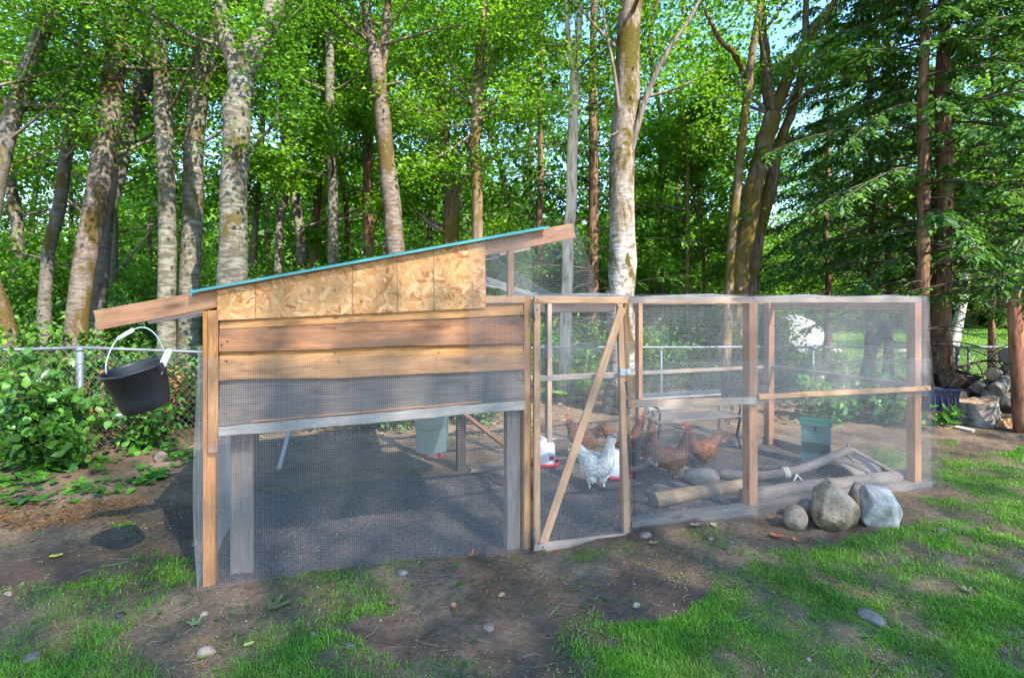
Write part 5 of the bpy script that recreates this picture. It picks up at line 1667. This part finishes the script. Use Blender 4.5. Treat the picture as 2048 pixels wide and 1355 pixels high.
# ------------------------------------------------------------------ yard things on the right
def stump():
    c = G(1984, 850); z = gzf(c[0], c[1]); c = np.array([c[0], c[1] + .22, z])
    root = thing('chopping_block', c, 'big barked chopping block with a ragged pale cut top', 'chopping block')
    rg = np.random.default_rng(8); n = 30
    a = np.linspace(0, 6.283, n, endpoint=False); w = 1 + .05 * np.sin(a * 3 + 1) + .04 * np.sin(a * 7) + rg.normal(0, .012, n)
    rows = []
    for h, r in ((-.03, .285), (.04, .255), (.14, .235), (.26, .226), (.33, .218)):
        rows.append([(c[0] + r * w[j] * math.cos(a[j]), c[1] + r * w[j] * math.sin(a[j]), c[2] + h + (.035 * math.cos(a[j] + .2) + .05 * max(0, math.cos(a[j] - .0)) ** 6 + rg.normal(0, .006) if h > .3 else 0)) for j in range(n)])
    V = [p for r in rows for p in r]; F = [(i * n + j, i * n + (j + 1) % n, (i + 1) * n + (j + 1) % n, (i + 1) * n + j) for i in range(4) for j in range(n)]
    mb = MB(); mb.add(V, F, True); mb.build('bark', bark('stump_bark', (.30, .24, .19), (.22, .17, .13), (.09, .07, .055), (.11, .11, .05), .3), root)
    top = rows[-1]; cc = np.mean(top, axis=0) - (0, 0, .012)
    inner = [tuple(cc + (np.array(p) - cc) * .93 + (0, 0, -.006)) for p in top]
    V = list(top) + inner + [tuple(cc)]
    F = [(j, (j + 1) % n, n + (j + 1) % n, n + j) for j in range(n)] + [(n + j, n + (j + 1) % n, 2 * n) for j in range(n)]
    mb = MB(); mb.add(V, F); mb.build('cut_top', M_END, root)
stump()
def bin_():
    g = G(1892, 824); z = gzf(g[0], g[1]); c = np.array([g[0], g[1] + .2, z]); root = thing('storage_bin', c, 'navy blue plastic storage bin under the wheelbarrow', 'storage bin')
    mb = MB(); w0, w1, d0, d1, h = .205, .25, .15, .19, .36
    V = [(c[0] + x * w, c[1] + y * dd, c[2] + zz) for (w, dd, zz) in ((w0, d0, .0), (w1, d1, h), (w1 - .012, d1 - .012, h), (w0 - .01, d0 - .01, .01)) for x, y in ((-1, -1), (1, -1), (1, 1), (-1, 1))]
    F = [(3, 2, 1, 0)] + [(r * 4 + i, r * 4 + (i + 1) % 4, (r + 1) * 4 + (i + 1) % 4, (r + 1) * 4 + i) for r in range(3) for i in range(4)] + [(12, 13, 14, 15)]
    mb.add(V, F); mb.build('tub', M_BLUEP, root)
    mb = MB()
    for y in (-1, 1): mb.box(c + (0, y * (d1 + .012), h - .004), (2 * w1 + .05, .026, .035))
    for x in (-1, 1): mb.box(c + (x * (w1 + .012), 0, h - .004), (.026, 2 * d1, .035))
    mb.build('rim', M_BLUEP, root)
    mb = MB()
    for x in (-.16, -.05, .05, .16): mb.box(c + (x, -.178, .17), (.018, .012, .30), np.array(Matrix.Rotation(-.11, 3, 'X')))
    mb.build('rib', M_BLUEP, root)
bin_()
def barrow():
    d = 9.3; c = W(1892, 775, d); root = thing('wheelbarrow', (c[0], c[1], gzf(c[0], c[1])), 'old wheelbarrow with rusty dark tray behind the blue bin', 'wheelbarrow')
    lo = [(-.20, -.18, .02), (.17, -.18, .0), (.17, .2, .0), (-.20, .2, .02)]; hi = [(-.38, -.30, .29), (.36, -.32, .22), (.40, .32, .28), (-.38, .34, .31)]
    V = [c + np.array(p) for p in lo + hi] + [c + np.array(p) * .96 + (0, 0, .012) for p in lo + hi]
    F = [(3, 2, 1, 0), (8, 9, 10, 11)] + [(i, (i + 1) % 4, 4 + (i + 1) % 4, 4 + i) for i in range(4)] + [(8 + (i + 1) % 4, 8 + i, 12 + i, 12 + (i + 1) % 4) for i in range(4)] + [(4 + i, 4 + (i + 1) % 4, 12 + (i + 1) % 4, 12 + i) for i in range(4)]
    mb = MB(); mb.add(V, F); mb.build('tray', M_RUST, root)
    hi3 = [c + np.array(p) for p in hi]; mb = MB(); mb.tube(hi3 + [hi3[0]], .011, 6); mb.build('tray_rim', M_RUST, root)
    g = gzf(c[0], c[1])
    for y in (-.2, .22):
        mb = MB(); mb.bar(c + (-.75, y, .06), c + (.62, y * .5, -.06), .04, .035); h = mb.build('handle', M_OLD, root)
        mb = MB(); e = c + np.array([-.22, y, .0]); mb.tube([e, (e[0] - .05, e[1], g)], .014, 6); mb.build('leg', M_BLACK, root)
    wc = np.array([c[0] + .58, c[1], g + .17]); mb = MB(); t = np.linspace(0, 6.283, 25); mb.tube([wc + (.15 * math.cos(u), 0, .15 * math.sin(u)) for u in t], .03, 8); w = mb.build('wheel', M_BLACK, root)
    mb = MB(); mb.tube([wc + (0, -.12, 0), wc + (0, .12, 0)], .012, 6); mb.tube([wc + (0, -.03, 0), wc + (0, .03, 0)], .13, 16); mb.build('rim', M_RUST, w)
barrow()
def pole():
    b = G(2048, 862); pb = np.array([b[0] - .02, b[1], gzf(b[0], b[1]) - .05]); pt = W(2026, 588, b[1])
    root = thing('wooden_pole', pb, 'reddish peeled wooden pole standing by the woodpile at the right edge', 'pole')
    mb = MB(); rg = np.random.default_rng(2); mb.tube(np.linspace(pb, pt, 9), np.linspace(.10, .075, 9), 14, jit=.04, rng=rg); mb.build('shaft', bark('pole_wood', (.30, .13, .07), (.20, .085, .05), (.09, .045, .03), (.45, .24, .08), .3, False), root)
    nb = MB(); q = pt + (.05, -.02, -.02); nb.tube(spl([q, q + (.02, -.02, .08), q + (.06, 0, .12), q + (.03, 0, .02)], 10), .008, 5); nb.build('rope_tie', M_ROPE, root)
pole()
rgl = np.random.default_rng(77)
wood_lbl = ['thick grey log at the bottom front of the woodpile', 'mossy log lying left in the woodpile', 'log sloping up to the right in the woodpile', 'short log with its cut face toward the yard in the woodpile',
            'topmost thick log of the woodpile behind the pole', 'second log from the top of the woodpile', 'dark log in the middle of the woodpile', 'thin log on the left foot of the woodpile', 'log tucked under the sloping one in the woodpile', 'bark-covered log behind the pole in the woodpile']
for k, (x0, y0, x1, y1, d, r) in enumerate(((1975, 790, 2050, 812, 8.6, .10), (1955, 775, 1990, 765, 8.8, .09), (1990, 780, 2060, 725, 8.5, .105), (1985, 748, 2040, 742, 8.8, .11), (2012, 712, 2080, 700, 8.7, .12), (2018, 735, 2090, 728, 8.7, .09),
                                           (1990, 805, 2080, 800, 8.9, .10), (1948, 800, 1995, 815, 8.9, .06), (2000, 770, 2070, 775, 8.8, .10), (2040, 760, 2110, 750, 8.6, .10))):
    a, b_ = W(x0, y0, d), W(x1, y1, d + .25)
    log_obj('firewood_log', wood_lbl[k], a, b_, r, M_LOGB, M_END if k == 3 else M_OLD, 'firewood', 'logs of the woodpile', seed=20 + k)
for k, (x, y, lb) in enumerate(((2003, 838, 'split orange firewood wedge beside the chopping block'), (1998, 822, 'pale split firewood piece leaning behind the chopping block'))):
    c = G(x + 16, y + 14); z = gzf(c[0], c[1]); mb = MB(); t = rad(20 + 60 * k); e = np.array([math.cos(t), math.sin(t), .0]); f = np.array([-math.sin(t), math.cos(t), 0]); c = np.array([c[0], c[1], z])
    if k: c = c + (-.0, .3, .02)
    V = [c - e * .2 - f * .07, c - e * .2 + f * .07, c - e * .2 + (0, 0, .12), c + e * .2 - f * .06, c + e * .2 + f * .07, c + e * .2 + (0, 0, .10)]
    mb.add(V, [(0, 2, 1), (3, 4, 5), (0, 3, 5, 2), (1, 2, 5, 4), (0, 1, 4, 3)]); props(mb.build('firewood_wedge', M_TAN if k else M_HONEY), lb, 'firewood')
flat_piece('plank', 'short bleached board lying on the soil in front of the chopping block', [(1908, 853), (1914, 850), (1950, 858), (1944, 862)], .02, M_SILV, 'plank')
def dead_limb():
    pts = [W(1905, 738, 9.9), W(1960, 722, 9.9), W(2000, 722, 9.7), W(2030, 728, 9.6)]; root = thing('dead_limb', pts[0], 'bare dark limb with hanging twigs on the right fence', 'branch')
    mb = MB(); mb.tube(spl(pts, 12), np.linspace(.028, .014, 12), 7)
    for k in range(6):
        p = spl(pts, 12)[1 + k * 2]; q = p + (rgl.uniform(.05, .3), rgl.uniform(-.1, .1), -rgl.uniform(.3, .6)); mb.tube(spl([p, (p + q) / 2 + (.03, 0, .05), q], 6), np.linspace(.014, .006, 6), 5)
    mb.build('limb', M_TWIG, root)
dead_limb()
def birdhouse():
    c = W(2046, 650, 11); root = thing('bird_house', (c[0], c[1], gzf(c[0], c[1])), 'tan bird house with a small red roof on a post at the right edge', 'bird house'); g = gzf(c[0], c[1])
    mb = MB(); mb.tube([(c[0], c[1], g), (c[0], c[1], c[2] - .22)], .04, 8); mb.build('post', M_OLD, root)
    mb = MB(); mb.box(c - (0, 0, .02), (.16, .2, .42)); mb.build('wall', M_TAN, root)
    mb = MB(); mb.box(c + (.04, -.103, 0), (.06, .006, .2)); mb.build('window', M_WHITEP, root)
    mb = MB()
    for s in (-1, 1): mb.box(c + (s * .07, 0, .24), (.2, .28, .016), np.array(Matrix.Rotation(s * .6, 3, 'Y')))
    mb.build('roof', M_REDP, root)
birdhouse()
def stake(lb, px, y0, d, z1, r, mt):
    x = (px - 1024) / FPX * d; z = gzf(x, d); mb = MB(); mb.tube([(x, d, z - .1), (x + .01, d, z1)], r, 8); props(mb.build('stake', mt), lb, 'stake')
stake('weathered wooden stake standing behind the door post', 1264, 0, 9.0, 1.08, .035, M_OLD)
mb = MB(); mb.bar(W(580, 857, 6.4), G(558, 938), .045, .02, (0, -1, .2)); props(mb.build('loose_stick', M_SILV), 'pale flat stick leaning behind the netting under the house', 'stick')

# ------------------------------------------------------------------ hens
M_HENW = leafmat('feather_white', [(.66, .63, .57), (.76, .74, .69), (.82, .81, .77)], .12, .7, (1, 1, 1), .2, None)
M_HENB = leafmat('feather_brown', [(.12, .038, .013), (.19, .062, .02), (.26, .095, .032)], .08, .6, (1, 1, 1), .25, 9.0)
M_COMB = plain('comb_red', (.38, .03, .025), .5, 0, .2, 20, .1)
M_LEGY = plain('hen_leg_yellow', (.40, .27, .08), .6, 0, .2, 30, .2)
M_LEGG = plain('hen_leg_slate', (.12, .12, .15), .6, 0, .2, 30, .2)
M_SKINB = plain('hen_body_brown', (.16, .052, .02), .8, 0, .3, 24, .3, .2)
M_SKINW = plain('hen_body_white', (.72, .70, .66), .85, 0, .1, 24, .3, .2)
M_FACEG = plain('hen_face_grey', (.22, .20, .21), .6, 0, .2, 24, .3, .2)
def hen(label, c, yaw, white=False, neck=(.10, .16), s=1.0, peck=False, seed=0, tail=1.0):
    """yaw: direction the breast faces. One continuous skinned body; feathers lie over it."""
    c = np.array([c[0], c[1], gzf(c[0], c[1])])
    root = thing('chicken', c, label, 'chicken', rz=yaw)
    nx, nz = neck
    pts = [(0, 0, .22), (.08, 0, .225), (.13, 0, .26), (.14 + nx * .3, 0, .30 + nz * .35), (.15 + nx * .6, 0, .32 + nz * .8), (.16 + nx, 0, .33 + nz),     # back, chest, neck, head
           (-.09, 0, .235), (-.17, 0, .29 * tail), (-.225, 0, .345 * tail)]
    r = [.112, .105, .075, .048, .034, .033, .092, .05, .022]
    edges = [(0, 1), (1, 2), (2, 3), (3, 4), (4, 5), (0, 6), (6, 7), (7, 8)]
    for sg in (-1, 1):
        k = len(pts); fx = .05 * sg
        pts += [(.01, sg * .055, .17), (.035 + fx * .3, sg * .055, .115), (.0 + fx * .6, sg * .058, .075), (.012 + fx * .6, sg * .06, .018)]
        r += [.052, .03, .0115, .0105]; edges += [(0, k), (k, k + 1), (k + 1, k + 2), (k + 2, k + 3)]
    me = bpy.data.meshes.new('hen_skeleton'); me.from_pydata([tuple(np.array(p) * s) for p in pts], edges, []); me.update()
    ob = bpy.data.objects.new('hen_skeleton', me); COL.objects.link(ob)
    ob.modifiers.new('skin', 'SKIN'); ob.modifiers.new('sub', 'SUBSURF').levels = 2; ob.modifiers['sub'].render_levels = 2
    if not me.skin_vertices: return root
    for i, v in enumerate(me.skin_vertices[0].data):
        v.radius = (r[i] * s, r[i] * s); v.use_root = (i == 0)
    dg = bpy.context.evaluated_depsgraph_get(); ev = ob.evaluated_get(dg); body = bpy.data.meshes.new_from_object(ev)
    bpy.data.objects.remove(ob)
    for p in body.polygons: p.use_smooth = True
    body.materials.clear(); body.materials.append(M_SKINW if white else M_SKINB)
    body.name = 'body'
    Mr = WM[root.name]
    link(bpy.data.objects.new('body', body), root, Mr)
    # feather coat
    rg = np.random.default_rng(seed); nv = len(body.vertices)
    V = np.zeros(nv * 3); body.vertices.foreach_get('co', V); V = V.reshape(-1, 3); Nn = np.zeros(nv * 3); body.vertices.foreach_get('normal', Nn); Nn = Nn.reshape(-1, 3)
    hd = np.array(pts[5]) * s
    ok = np.where((V[:, 2] > .085 * s) & (np.linalg.norm(V - hd, axis=1) > .03 * s))[0]
    NF = 3200; ii = rg.choice(ok, NF); C = V[ii] + rg.normal(0, .005, (NF, 3)); nn = Nn[ii]
    flow = np.array([-1.0, 0, -.35]) + np.where(C[:, 2:3] > .30 * s, np.array([0, 0, -.7]), 0) + rg.normal(0, .12, (NF, 3))
    flow -= nn * (flow * nn).sum(1)[:, None]; flow /= np.maximum(np.linalg.norm(flow, axis=1), 1e-6)[:, None]; flow = flow + nn * (.10 if white else .08); flow /= np.linalg.norm(flow, axis=1)[:, None]
    sz = np.where(C[:, 2] > .32 * s, .022, .036) * s * rg.uniform(.7, 1.2, NF)
    Vf, Tf = leaf_VT(C, flow, np.cross(nn, flow), nn, sz, .62, .04)
    # tail feathers
    tb = np.array(pts[7]) * s; nT = 34
    dT = np.stack([-np.ones(nT), rg.normal(0, .35, nT), rg.uniform(.1, 1.0, nT) * (.9 if not white else .35)], 1); dT /= np.linalg.norm(dT, axis=1)[:, None]
    nT_ = np.cross(dT, (0, 1, 0)) + rg.normal(0, .5, (nT, 3)); nT_ -= dT * (nT_ * dT).sum(1)[:, None]; nT_ /= np.linalg.norm(nT_, axis=1)[:, None]
    V2, T2 = leaf_VT(tb + rg.normal(0, .015, (nT, 3)), dT, np.cross(nT_, dT), nT_, np.full(nT, .15 * s) * rg.uniform(.7, 1.1, nT), .3, .02)
    mesh_thing('feathers', fast_mesh('feathers', np.concatenate([Vf, V2]), np.concatenate([Tf, T2 + len(Vf)])), M_HENW if white else M_HENB, root, Mr)
    f = np.array([math.cos(0), 0, 0])
    mb = MB(); mb.tube([hd + np.array([.022, 0, -.002]) * s, hd + np.array([.045, 0, -.008]) * s, hd + np.array([.058, 0, -.016]) * s], [.012 * s, .008 * s, .001], 7); mb.build('beak', M_LEGG if white else M_LEGY, root, Mr)
    for sg in (-1, 1):
        mb = MB(); mb.lathe([(0, -.005), (.005, 0), (0, .005)], 8, c=hd + np.array([.016, sg * .029, .008]) * s); mb.build('eye', M_BLACK, root, Mr)
    mb = MB()
    if white:
        mb.lathe([(.0, -.02), (.030, -.008), (.031, .008), (.018, .024), (0, .028)], 12, c=hd + np.array([.008, 0, .002]) * s); mb.build('face', M_FACEG, root, Mr)
    else:
        q = [(.03, .02), (.026, .045), (.016, .034), (.008, .055), (-.003, .038), (-.014, .050), (-.026, .018)]
        V = [hd + np.array([a, y, b]) * s for y in (-.004, .004) for a, b in q]; n = len(q)
        mb.add(V, [tuple(range(n)), tuple(range(2 * n - 1, n - 1, -1))] + [(i, i + n, (i + 1) % n + n, (i + 1) % n) for i in range(n)]); mb.build('comb', M_COMB, root, Mr)
        mb = MB()
        for sg in (-1, 1): mb.lathe([(0, -.05), (.010, -.04), (.009, -.022), (0, -.012)], 8, c=hd + np.array([.024, sg * .01, -.002]) * s)
        mb.build('wattle', M_COMB, root, Mr)
    for sg in (-1, 1):
        ft = np.array(pts[9 + 3 if sg < 0 else 13 + 3]) * s; mb = MB()
        for a in (-.5, 0, .5, math.pi):
            L = .062 if a != math.pi else .03
            mb.tube([ft + (0, 0, -.006), ft + np.array([math.cos(a) * L * .6, math.sin(a) * L * .6, -.008]) * s, ft + np.array([math.cos(a) * L, math.sin(a) * L, -.016]) * s], [.009 * s, .007 * s, .003 * s], 6)
        mb.build('foot', M_LEGG if white else M_LEGY, root, Mr)
    return root
g = G(1190, 975)
hen('white hen standing tall behind the door brace', (g[0] + .01, g[1], 0), rad(-52), True, (.04, .19), 1.06, seed=1)
g = G(1168, 915); hen('brown hen with raised tail left behind the white hen', (g[0], g[1], 0), rad(-160), False, (.05, .13), 1.0, seed=2, tail=1.05)
g = G(1246, 920); hen('brown hen right behind the cone drinker', (g[0], g[1], 0), rad(-15), False, (.05, .14), 1.0, seed=3, tail=1.05)
g = G(1343, 957); hen('brown hen standing on the slab in front of the bench', (g[0], g[1], 0), rad(15), False, (.03, .15), 1.0, seed=4)
g = G(1412, 940); hen('brown hen beside the grey half buried stone', (g[0], g[1] + .1, 0), rad(195), False, (.05, .14), .95, seed=5, tail=1.1)
g = G(1300, 930); hen('brown hen seen through the double netting left of the bench', (g[0], g[1], 0), rad(70), False, (.03, .15), .95, seed=6)

def screws():
    mb = MB(); Rs = frame_from(-CV)
    for s_, z, t in ((2.106, 1.77, -.05), (2.106, 1.70, -.05), (2.106, .06, -.07), (2.84, 1.765, -.05), (2.83, .07, -.07), (4.05, .98, -.045), (4.07, .95, -.07), (4.04, .93, -.045), (5.99, .945, -.068), (5.97, .96, -.068), (2.9, .99, -.045), (4.05, 1.785, .003), (4.08, 1.76, .003), (5.98, 1.78, .003), (2.14, .03, -.07)):
        mb.lathe([(.0055, 0), (.0055, .002), (0, .003)], 8); V = mb.V.pop(); mb.V.append(V @ Rs.T + P(s_, t, z))
    mb.build('screws', M_BLACK, run)['kind'] = 'stuff'
screws()

# ------------------------------------------------------------------ grass, weeds, litter
def grass():
    rg = np.random.default_rng(12)
    n = 3000000
    d = 2.1 + (9.0 - 2.1) * rg.uniform(0, 1, n) ** 1.7
    x = rg.uniform(-1.06, 1.06, n) * d
    m = grass_mask(x, d)
    keep = rg.uniform(0, 1, n) < m * .36 * (.35 + .65 * np.clip(NZ3.fbm(x, d, 3.5, 3) + .6, 0, 1))
    x = x[keep]; y = d[keep]; d = y
    if len(x) > 300000: x, y, d = x[:300000], y[:300000], d[:300000]
    n = len(x); z = gz(x, y) - .004
    hgt = (.013 + .022 * rg.uniform(0, 1, n) ** 2) * (1 + .45 * NZ1.fbm(x, y, 1.3, 2)) * (1 + (d - 2.5) * .03)
    az = rg.uniform(0, 6.283, n); ln = rg.uniform(.3, 1.3, n)
    dx = np.cos(az); dy = np.sin(az); wd = .0014 * (1 + (d - 2.2) * .30) * rg.uniform(.7, 1.3, n)
    px, py = -dy * wd, dx * wd
    b0 = np.stack([x - px, y - py, z], 1); b1 = np.stack([x + px, y + py, z], 1)
    mx = np.stack([x + dx * hgt * ln * .35, y + dy * hgt * ln * .35, z + hgt * .62], 1)
    m0 = mx - np.stack([px, py, 0 * px], 1) * .8; m1 = mx + np.stack([px, py, 0 * px], 1) * .8
    tip = np.stack([x + dx * hgt * ln, y + dy * hgt * ln, z + hgt * np.clip(1.15 - ln * .4, .4, 1)], 1)
    V = np.stack([b0, b1, m0, m1, tip], 1).reshape(-1, 3); i = np.arange(n) * 5
    T = np.concatenate([np.stack([i, i + 1, i + 3], 1), np.stack([i, i + 3, i + 2], 1), np.stack([i + 2, i + 3, i + 4], 1)])
    o = big('grass', V, T, L_GRASS); props(o, 'short bright green grass growing in patches on the yard', 'grass', kind='stuff')
    # lawn beyond the fence
    n = 60000; d = rg.uniform(12.0, 40, n); x = rg.uniform(.25, 1.1, n) * d; keep = grass_mask(x, d) > .5; x = x[keep]; y = d[keep]; n = len(x); z = gz(x, y)
    az = rg.uniform(0, 6.283, n); dx = np.cos(az); dy = np.sin(az); hgt = rg.uniform(.04, .10, n); wd = .010 * y / 14
    V = np.stack([np.stack([x - dx * wd, y - dy * wd, z], 1), np.stack([x + dx * wd, y + dy * wd, z], 1), np.stack([x + dy * .03, y - dx * .03, z + hgt], 1)], 1).reshape(-1, 3)
    i = np.arange(n) * 3; o = big('lawn_grass', V, np.stack([i, i + 1, i + 2], 1), L_GRASS); props(o, 'sunlit green lawn beyond the right fence', 'lawn', kind='stuff')
grass()
def scatter(name, label, polys, n, mat, size, seed, lift=.004, up=.8, width=.6, six=False, cat='leaves', mind=0):
    rg = np.random.default_rng(seed); C = []
    for w, pl in polys:
        pl = wpoly(pl); a = np.array(pl); k = int(n * w)
        x = rg.uniform(a[:, 0].min(), a[:, 0].max(), k * 4); y = rg.uniform(a[:, 1].min(), a[:, 1].max(), k * 4)
        ok = poly_in(pl, x, y) & (rg.uniform(0, 1, k * 4) < np.clip(.5 + NZ2.fbm(x, y, 2.5, 3), .03, 1)); C.append(np.stack([x[ok][:k], y[ok][:k]], 1))
    C = np.concatenate(C); z = gz(C[:, 0], C[:, 1]) + rg.uniform(.0, 1, len(C)) ** 2 * lift + .003
    C = np.column_stack([C, z]); d, w, nn = rot_axes(rg, len(C), up)
    V, T = (leaf6_VT if six else leaf_VT)(C, d, w, nn, size * rg.uniform(.5, 1.4, len(C)), width, .1)
    o = big(name, V, T, mat); return props(o, label, cat, kind='stuff')
LEFTBED = [(-200, 905), (395, 895), (398, 960), (270, 985), (120, 1010), (-220, 1010)]
scatter('ground_cover', 'leafy green weeds covering the ground below the left fence', [(1, LEFTBED)], 600, L_WEED, .085, 31, .10, .75, .8, True, 'ground cover')
scatter('dead_frond_litter', 'rust brown dead frond litter on the left bank', [(1, [(-200, 1000), (130, 1000), (290, 1000), (260, 1045), (60, 1060), (-200, 1050)])], 2200, L_DEAD, .035, 32, .02, .85, .22, False, 'leaf litter')
YARD = [(-400, 1500), (-250, 1000), (395, 960), (400, 1190), (760, 1120), (1060, 1110), (1280, 1080), (1560, 1055), (1900, 985), (2300, 900), (2700, 1500)]
scatter('leaf_litter', 'small dry leaf scraps and chips scattered over the yard soil', [(1, YARD)], 8500, L_LITTER, .02, 33, .004, .9, .5)
scatter('wood_chips', 'tiny pale chips scattered on the run floor', [(1, [(430, 1170), (520, 960), (1500, 890), (1840, 955), (1300, 1045), (1060, 1090)])], 1500, leafmat('pale_chip', [(.10, .09, .085), (.2, .19, .18), (.45, .44, .42)], .05, .9), .02, 34, .004, .9, .6, cat='wood chips')
scatter('clover_seedlings', 'small bright weed leaves dotted over the bare soil', [(1, YARD)], 900, L_WEED, .028, 35, .012, .8, .75, True, 'weeds')
scatter('forest_litter', 'brown and green litter on the ground behind the fence', [(.6, [(-300, 880), (160, 885), (400, 870), (700, 800), (1500, 770), (1500, 800), (900, 890), (400, 905), (-300, 905)]), (.4, [(1500, 790), (1860, 790), (1900, 830), (1560, 850)])], 5200, L_LITTER, .06, 36, .03, .7)
def crumbs():
    rg = np.random.default_rng(55); pl = wpoly(YARD); n = 26000
    d = 2.2 + 4.6 * rg.uniform(0, 1, n) ** 1.6; x = rg.uniform(-1, 1, n) * d
    ok = poly_in(pl, x, d) & (grass_mask(x, d) < .5) & (rg.uniform(0, 1, n) < np.clip(.35 + NZ1.fbm(x, d, 2.1, 3), .05, 1)); x = x[ok]; d = d[ok]; n = len(x)
    s = .002 + .008 * rg.uniform(0, 1, n) ** 4; C = np.stack([x, d, gz(x, d) + s * .2], 1)
    O = np.array([(1, 0, 0), (0, 1, 0), (-1, 0, 0), (0, -1, 0), (0, 0, .8), (0, 0, -.8)])
    V = C[:, None] + O[None] * s[:, None, None] * rg.uniform(.55, 1.45, (n, 6, 3)) + rg.normal(0, .15, (n, 6, 3)) * s[:, None, None]
    F = np.array([(0, 1, 4), (1, 2, 4), (2, 3, 4), (3, 0, 4), (1, 0, 5), (2, 1, 5), (3, 2, 5), (0, 3, 5)])
    T = (np.arange(n)[:, None, None] * 6 + F[None]).reshape(-1, 3)
    o = big('soil_crumbs', V.reshape(-1, 3), T, leafmat('soil_crumb', [(.07, .045, .03), (.13, .09, .062), (.2, .145, .105), (.3, .25, .2)], 0, .95, spec=.1))
    props(o, 'loose crumbs and grit of soil on the bare yard', 'soil crumbs', kind='stuff')
crumbs()
# twigs
def twigs():
    rg = np.random.default_rng(41); mb = MB(); pl = wpoly(YARD)
    k = 0
    while k < 420:
        d = rg.uniform(2.3, 6.5); x = rg.uniform(-1, 1) * d
        if not poly_in(pl, np.array([x]), np.array([d]))[0]: continue
        a = rg.uniform(0, 6.28); L = rg.uniform(.03, .16); p = np.array([x, d, 0.]); q = p + np.array([math.cos(a) * L, math.sin(a) * L, 0]); m = (p + q) / 2 + rg.normal(0, .01, 3)
        pts = np.array([p, m, q]); pts[:, 2] = gz(pts[:, 0], pts[:, 1]) + .004; mb.tube(pts, rg.uniform(.001, .0028), 4, smooth=False); k += 1
    o = mb.build('twig_litter', plain('twig_litter_bark', (.20, .14, .10), .9, 0, .4, 9, .1)); props(o, 'thin dry twigs scattered over the yard', 'twigs', kind='stuff')
twigs()
for k, (pts, r, lb) in enumerate((([(520, 1092), (600, 1094), (690, 1085), (720, 1050)], .004, 'x'),)):
    pass
def twig(lb, pts, r):
    p = [G(*q) for q in pts]; p = [np.array([q[0], q[1], gzf(q[0], q[1]) + r]) for q in p]; mb = MB(); mb.tube(spl(p, 14), np.linspace(r, r * .5, 14), 6); props(mb.build('twig', M_TWIG), lb, 'twig')
twig('long thin grey twig lying across the dark soil left of the house', [(140, 1082), (170, 1092), (290, 1085), (365, 1055)], .005)
twig('thin curved twig in the bare patch at the bottom left', [(540, 1310), (570, 1292), (610, 1285)], .003)
twig('reddish thin twig lying in the lawn below the rocks', [(1535, 1150), (1575, 1143), (1608, 1138)], .003)
# single leaves worth pointing at
def leaf_thing(lb, px, py, size, cols, az, lobes=0, curl=.15, name='fallen_leaf'):
    c = G(px, py); z = gzf(c[0], c[1]) + .012; n = 30; V = [(0, 0, .0)]
    n = 64 if lobes else 30
    for i in range(n):
        t = 6.283 * i / n; u = math.cos(t)
        if lobes:
            r = .30
            for la, ls in ((0, 1.0), (1.0, .92), (-1.0, .92), (2.0, .62), (-2.0, .62)):
                dd = (t - la + math.pi) % 6.2832 - math.pi
                r = max(r, ls * math.exp(-(abs(dd) / .36) ** 1.3), ls * .78 * math.exp(-(abs(abs(dd) - .22) / .16) ** 1.4))
            if abs(t - math.pi) < .12: r = .12
            r *= size
        else:
            r = size * .5 * math.sqrt(u * u + .28 * (1 - u * u))
        x, y = r * math.cos(t), r * math.sin(t); V.append((x, y, curl * (y * y * 3 + x * x * 1.2) / size + .012 * size * math.sin(5 * t)))
    a = rad(az); V = [(c[0] + x * math.cos(a) - y * math.sin(a), c[1] + x * math.sin(a) + y * math.cos(a), z + zz) for x, y, zz in V]
    F = [(0, 1 + i, 1 + (i + 1) % n) for i in range(n)]
    mb = MB(); mb.add(V, F, True); props(mb.build(name, plain('fallen_leaf_colour', cols, .8, 0, .3, 18, .2, .2)), lb, 'leaf')
leaf_thing('large olive dried maple leaf curled on the ground before the house', 545, 1226, .105, (.17, .15, .055), 20, 5, .16)
leaf_thing('pale yellow-green oval leaf standing at the run sill', 1428, 1058, .075, (.36, .33, .15), 80, 0, .5)
leaf_thing('pinkish brown curled leaf beside the oval one', 1392, 1066, .085, (.36, .20, .14), 10, 0, .8)
leaf_thing('long orange-brown leaf in front of the egg-shaped cobble', 1554, 1074, .10, (.33, .12, .05), 150, 0, .5)
leaf_thing('orange curled leaf right of the long orange-brown one', 1590, 1078, .06, (.42, .17, .06), 60, 0, .9)
leaf_thing('brown curled leaf below the pointed stone by the door', 1308, 1100, .065, (.34, .20, .08), 0, 0, .7)
leaf_thing('reddish curled leaf on the soil left of the pebbles', 786, 1212, .05, (.33, .15, .10), 30, 0, .9)
leaf_thing('orange-tan curled leaf on the soil before the door', 908, 1211, .05, (.38, .17, .10), 100, 0, .9)
leaf_thing('tan squarish leaf on the soil right of the orange-tan one', 1003, 1191, .055, (.40, .27, .14), 60, 0, .6)
leaf_thing('orange dead fern tip beside the netting foot', 942, 1120, .055, (.38, .13, .04), 20, 7, .3)
leaf_thing('yellow-green leaf in the bottom grass near the worn patch', 498, 1298, .05, (.35, .38, .10), 40, 0, .4)
leaf_thing('green lobed leaf flat in the grass beside the corner', 390, 1262, .055, (.14, .24, .08), 130, 5, .2)
leaf_thing('yellow leaf on the dark soil left of the house', 112, 1118, .075, (.35, .36, .04), 30, 0, .5)
leaf_thing('tan pointed leaf at the lawn edge below the door', 1273, 1215, .06, (.42, .33, .18), 60, 0, .5)
leaf_thing('grey-brown lobed leaf in the lawn at the right', 1935, 1185, .05, (.22, .18, .11), 80, 5, .2)
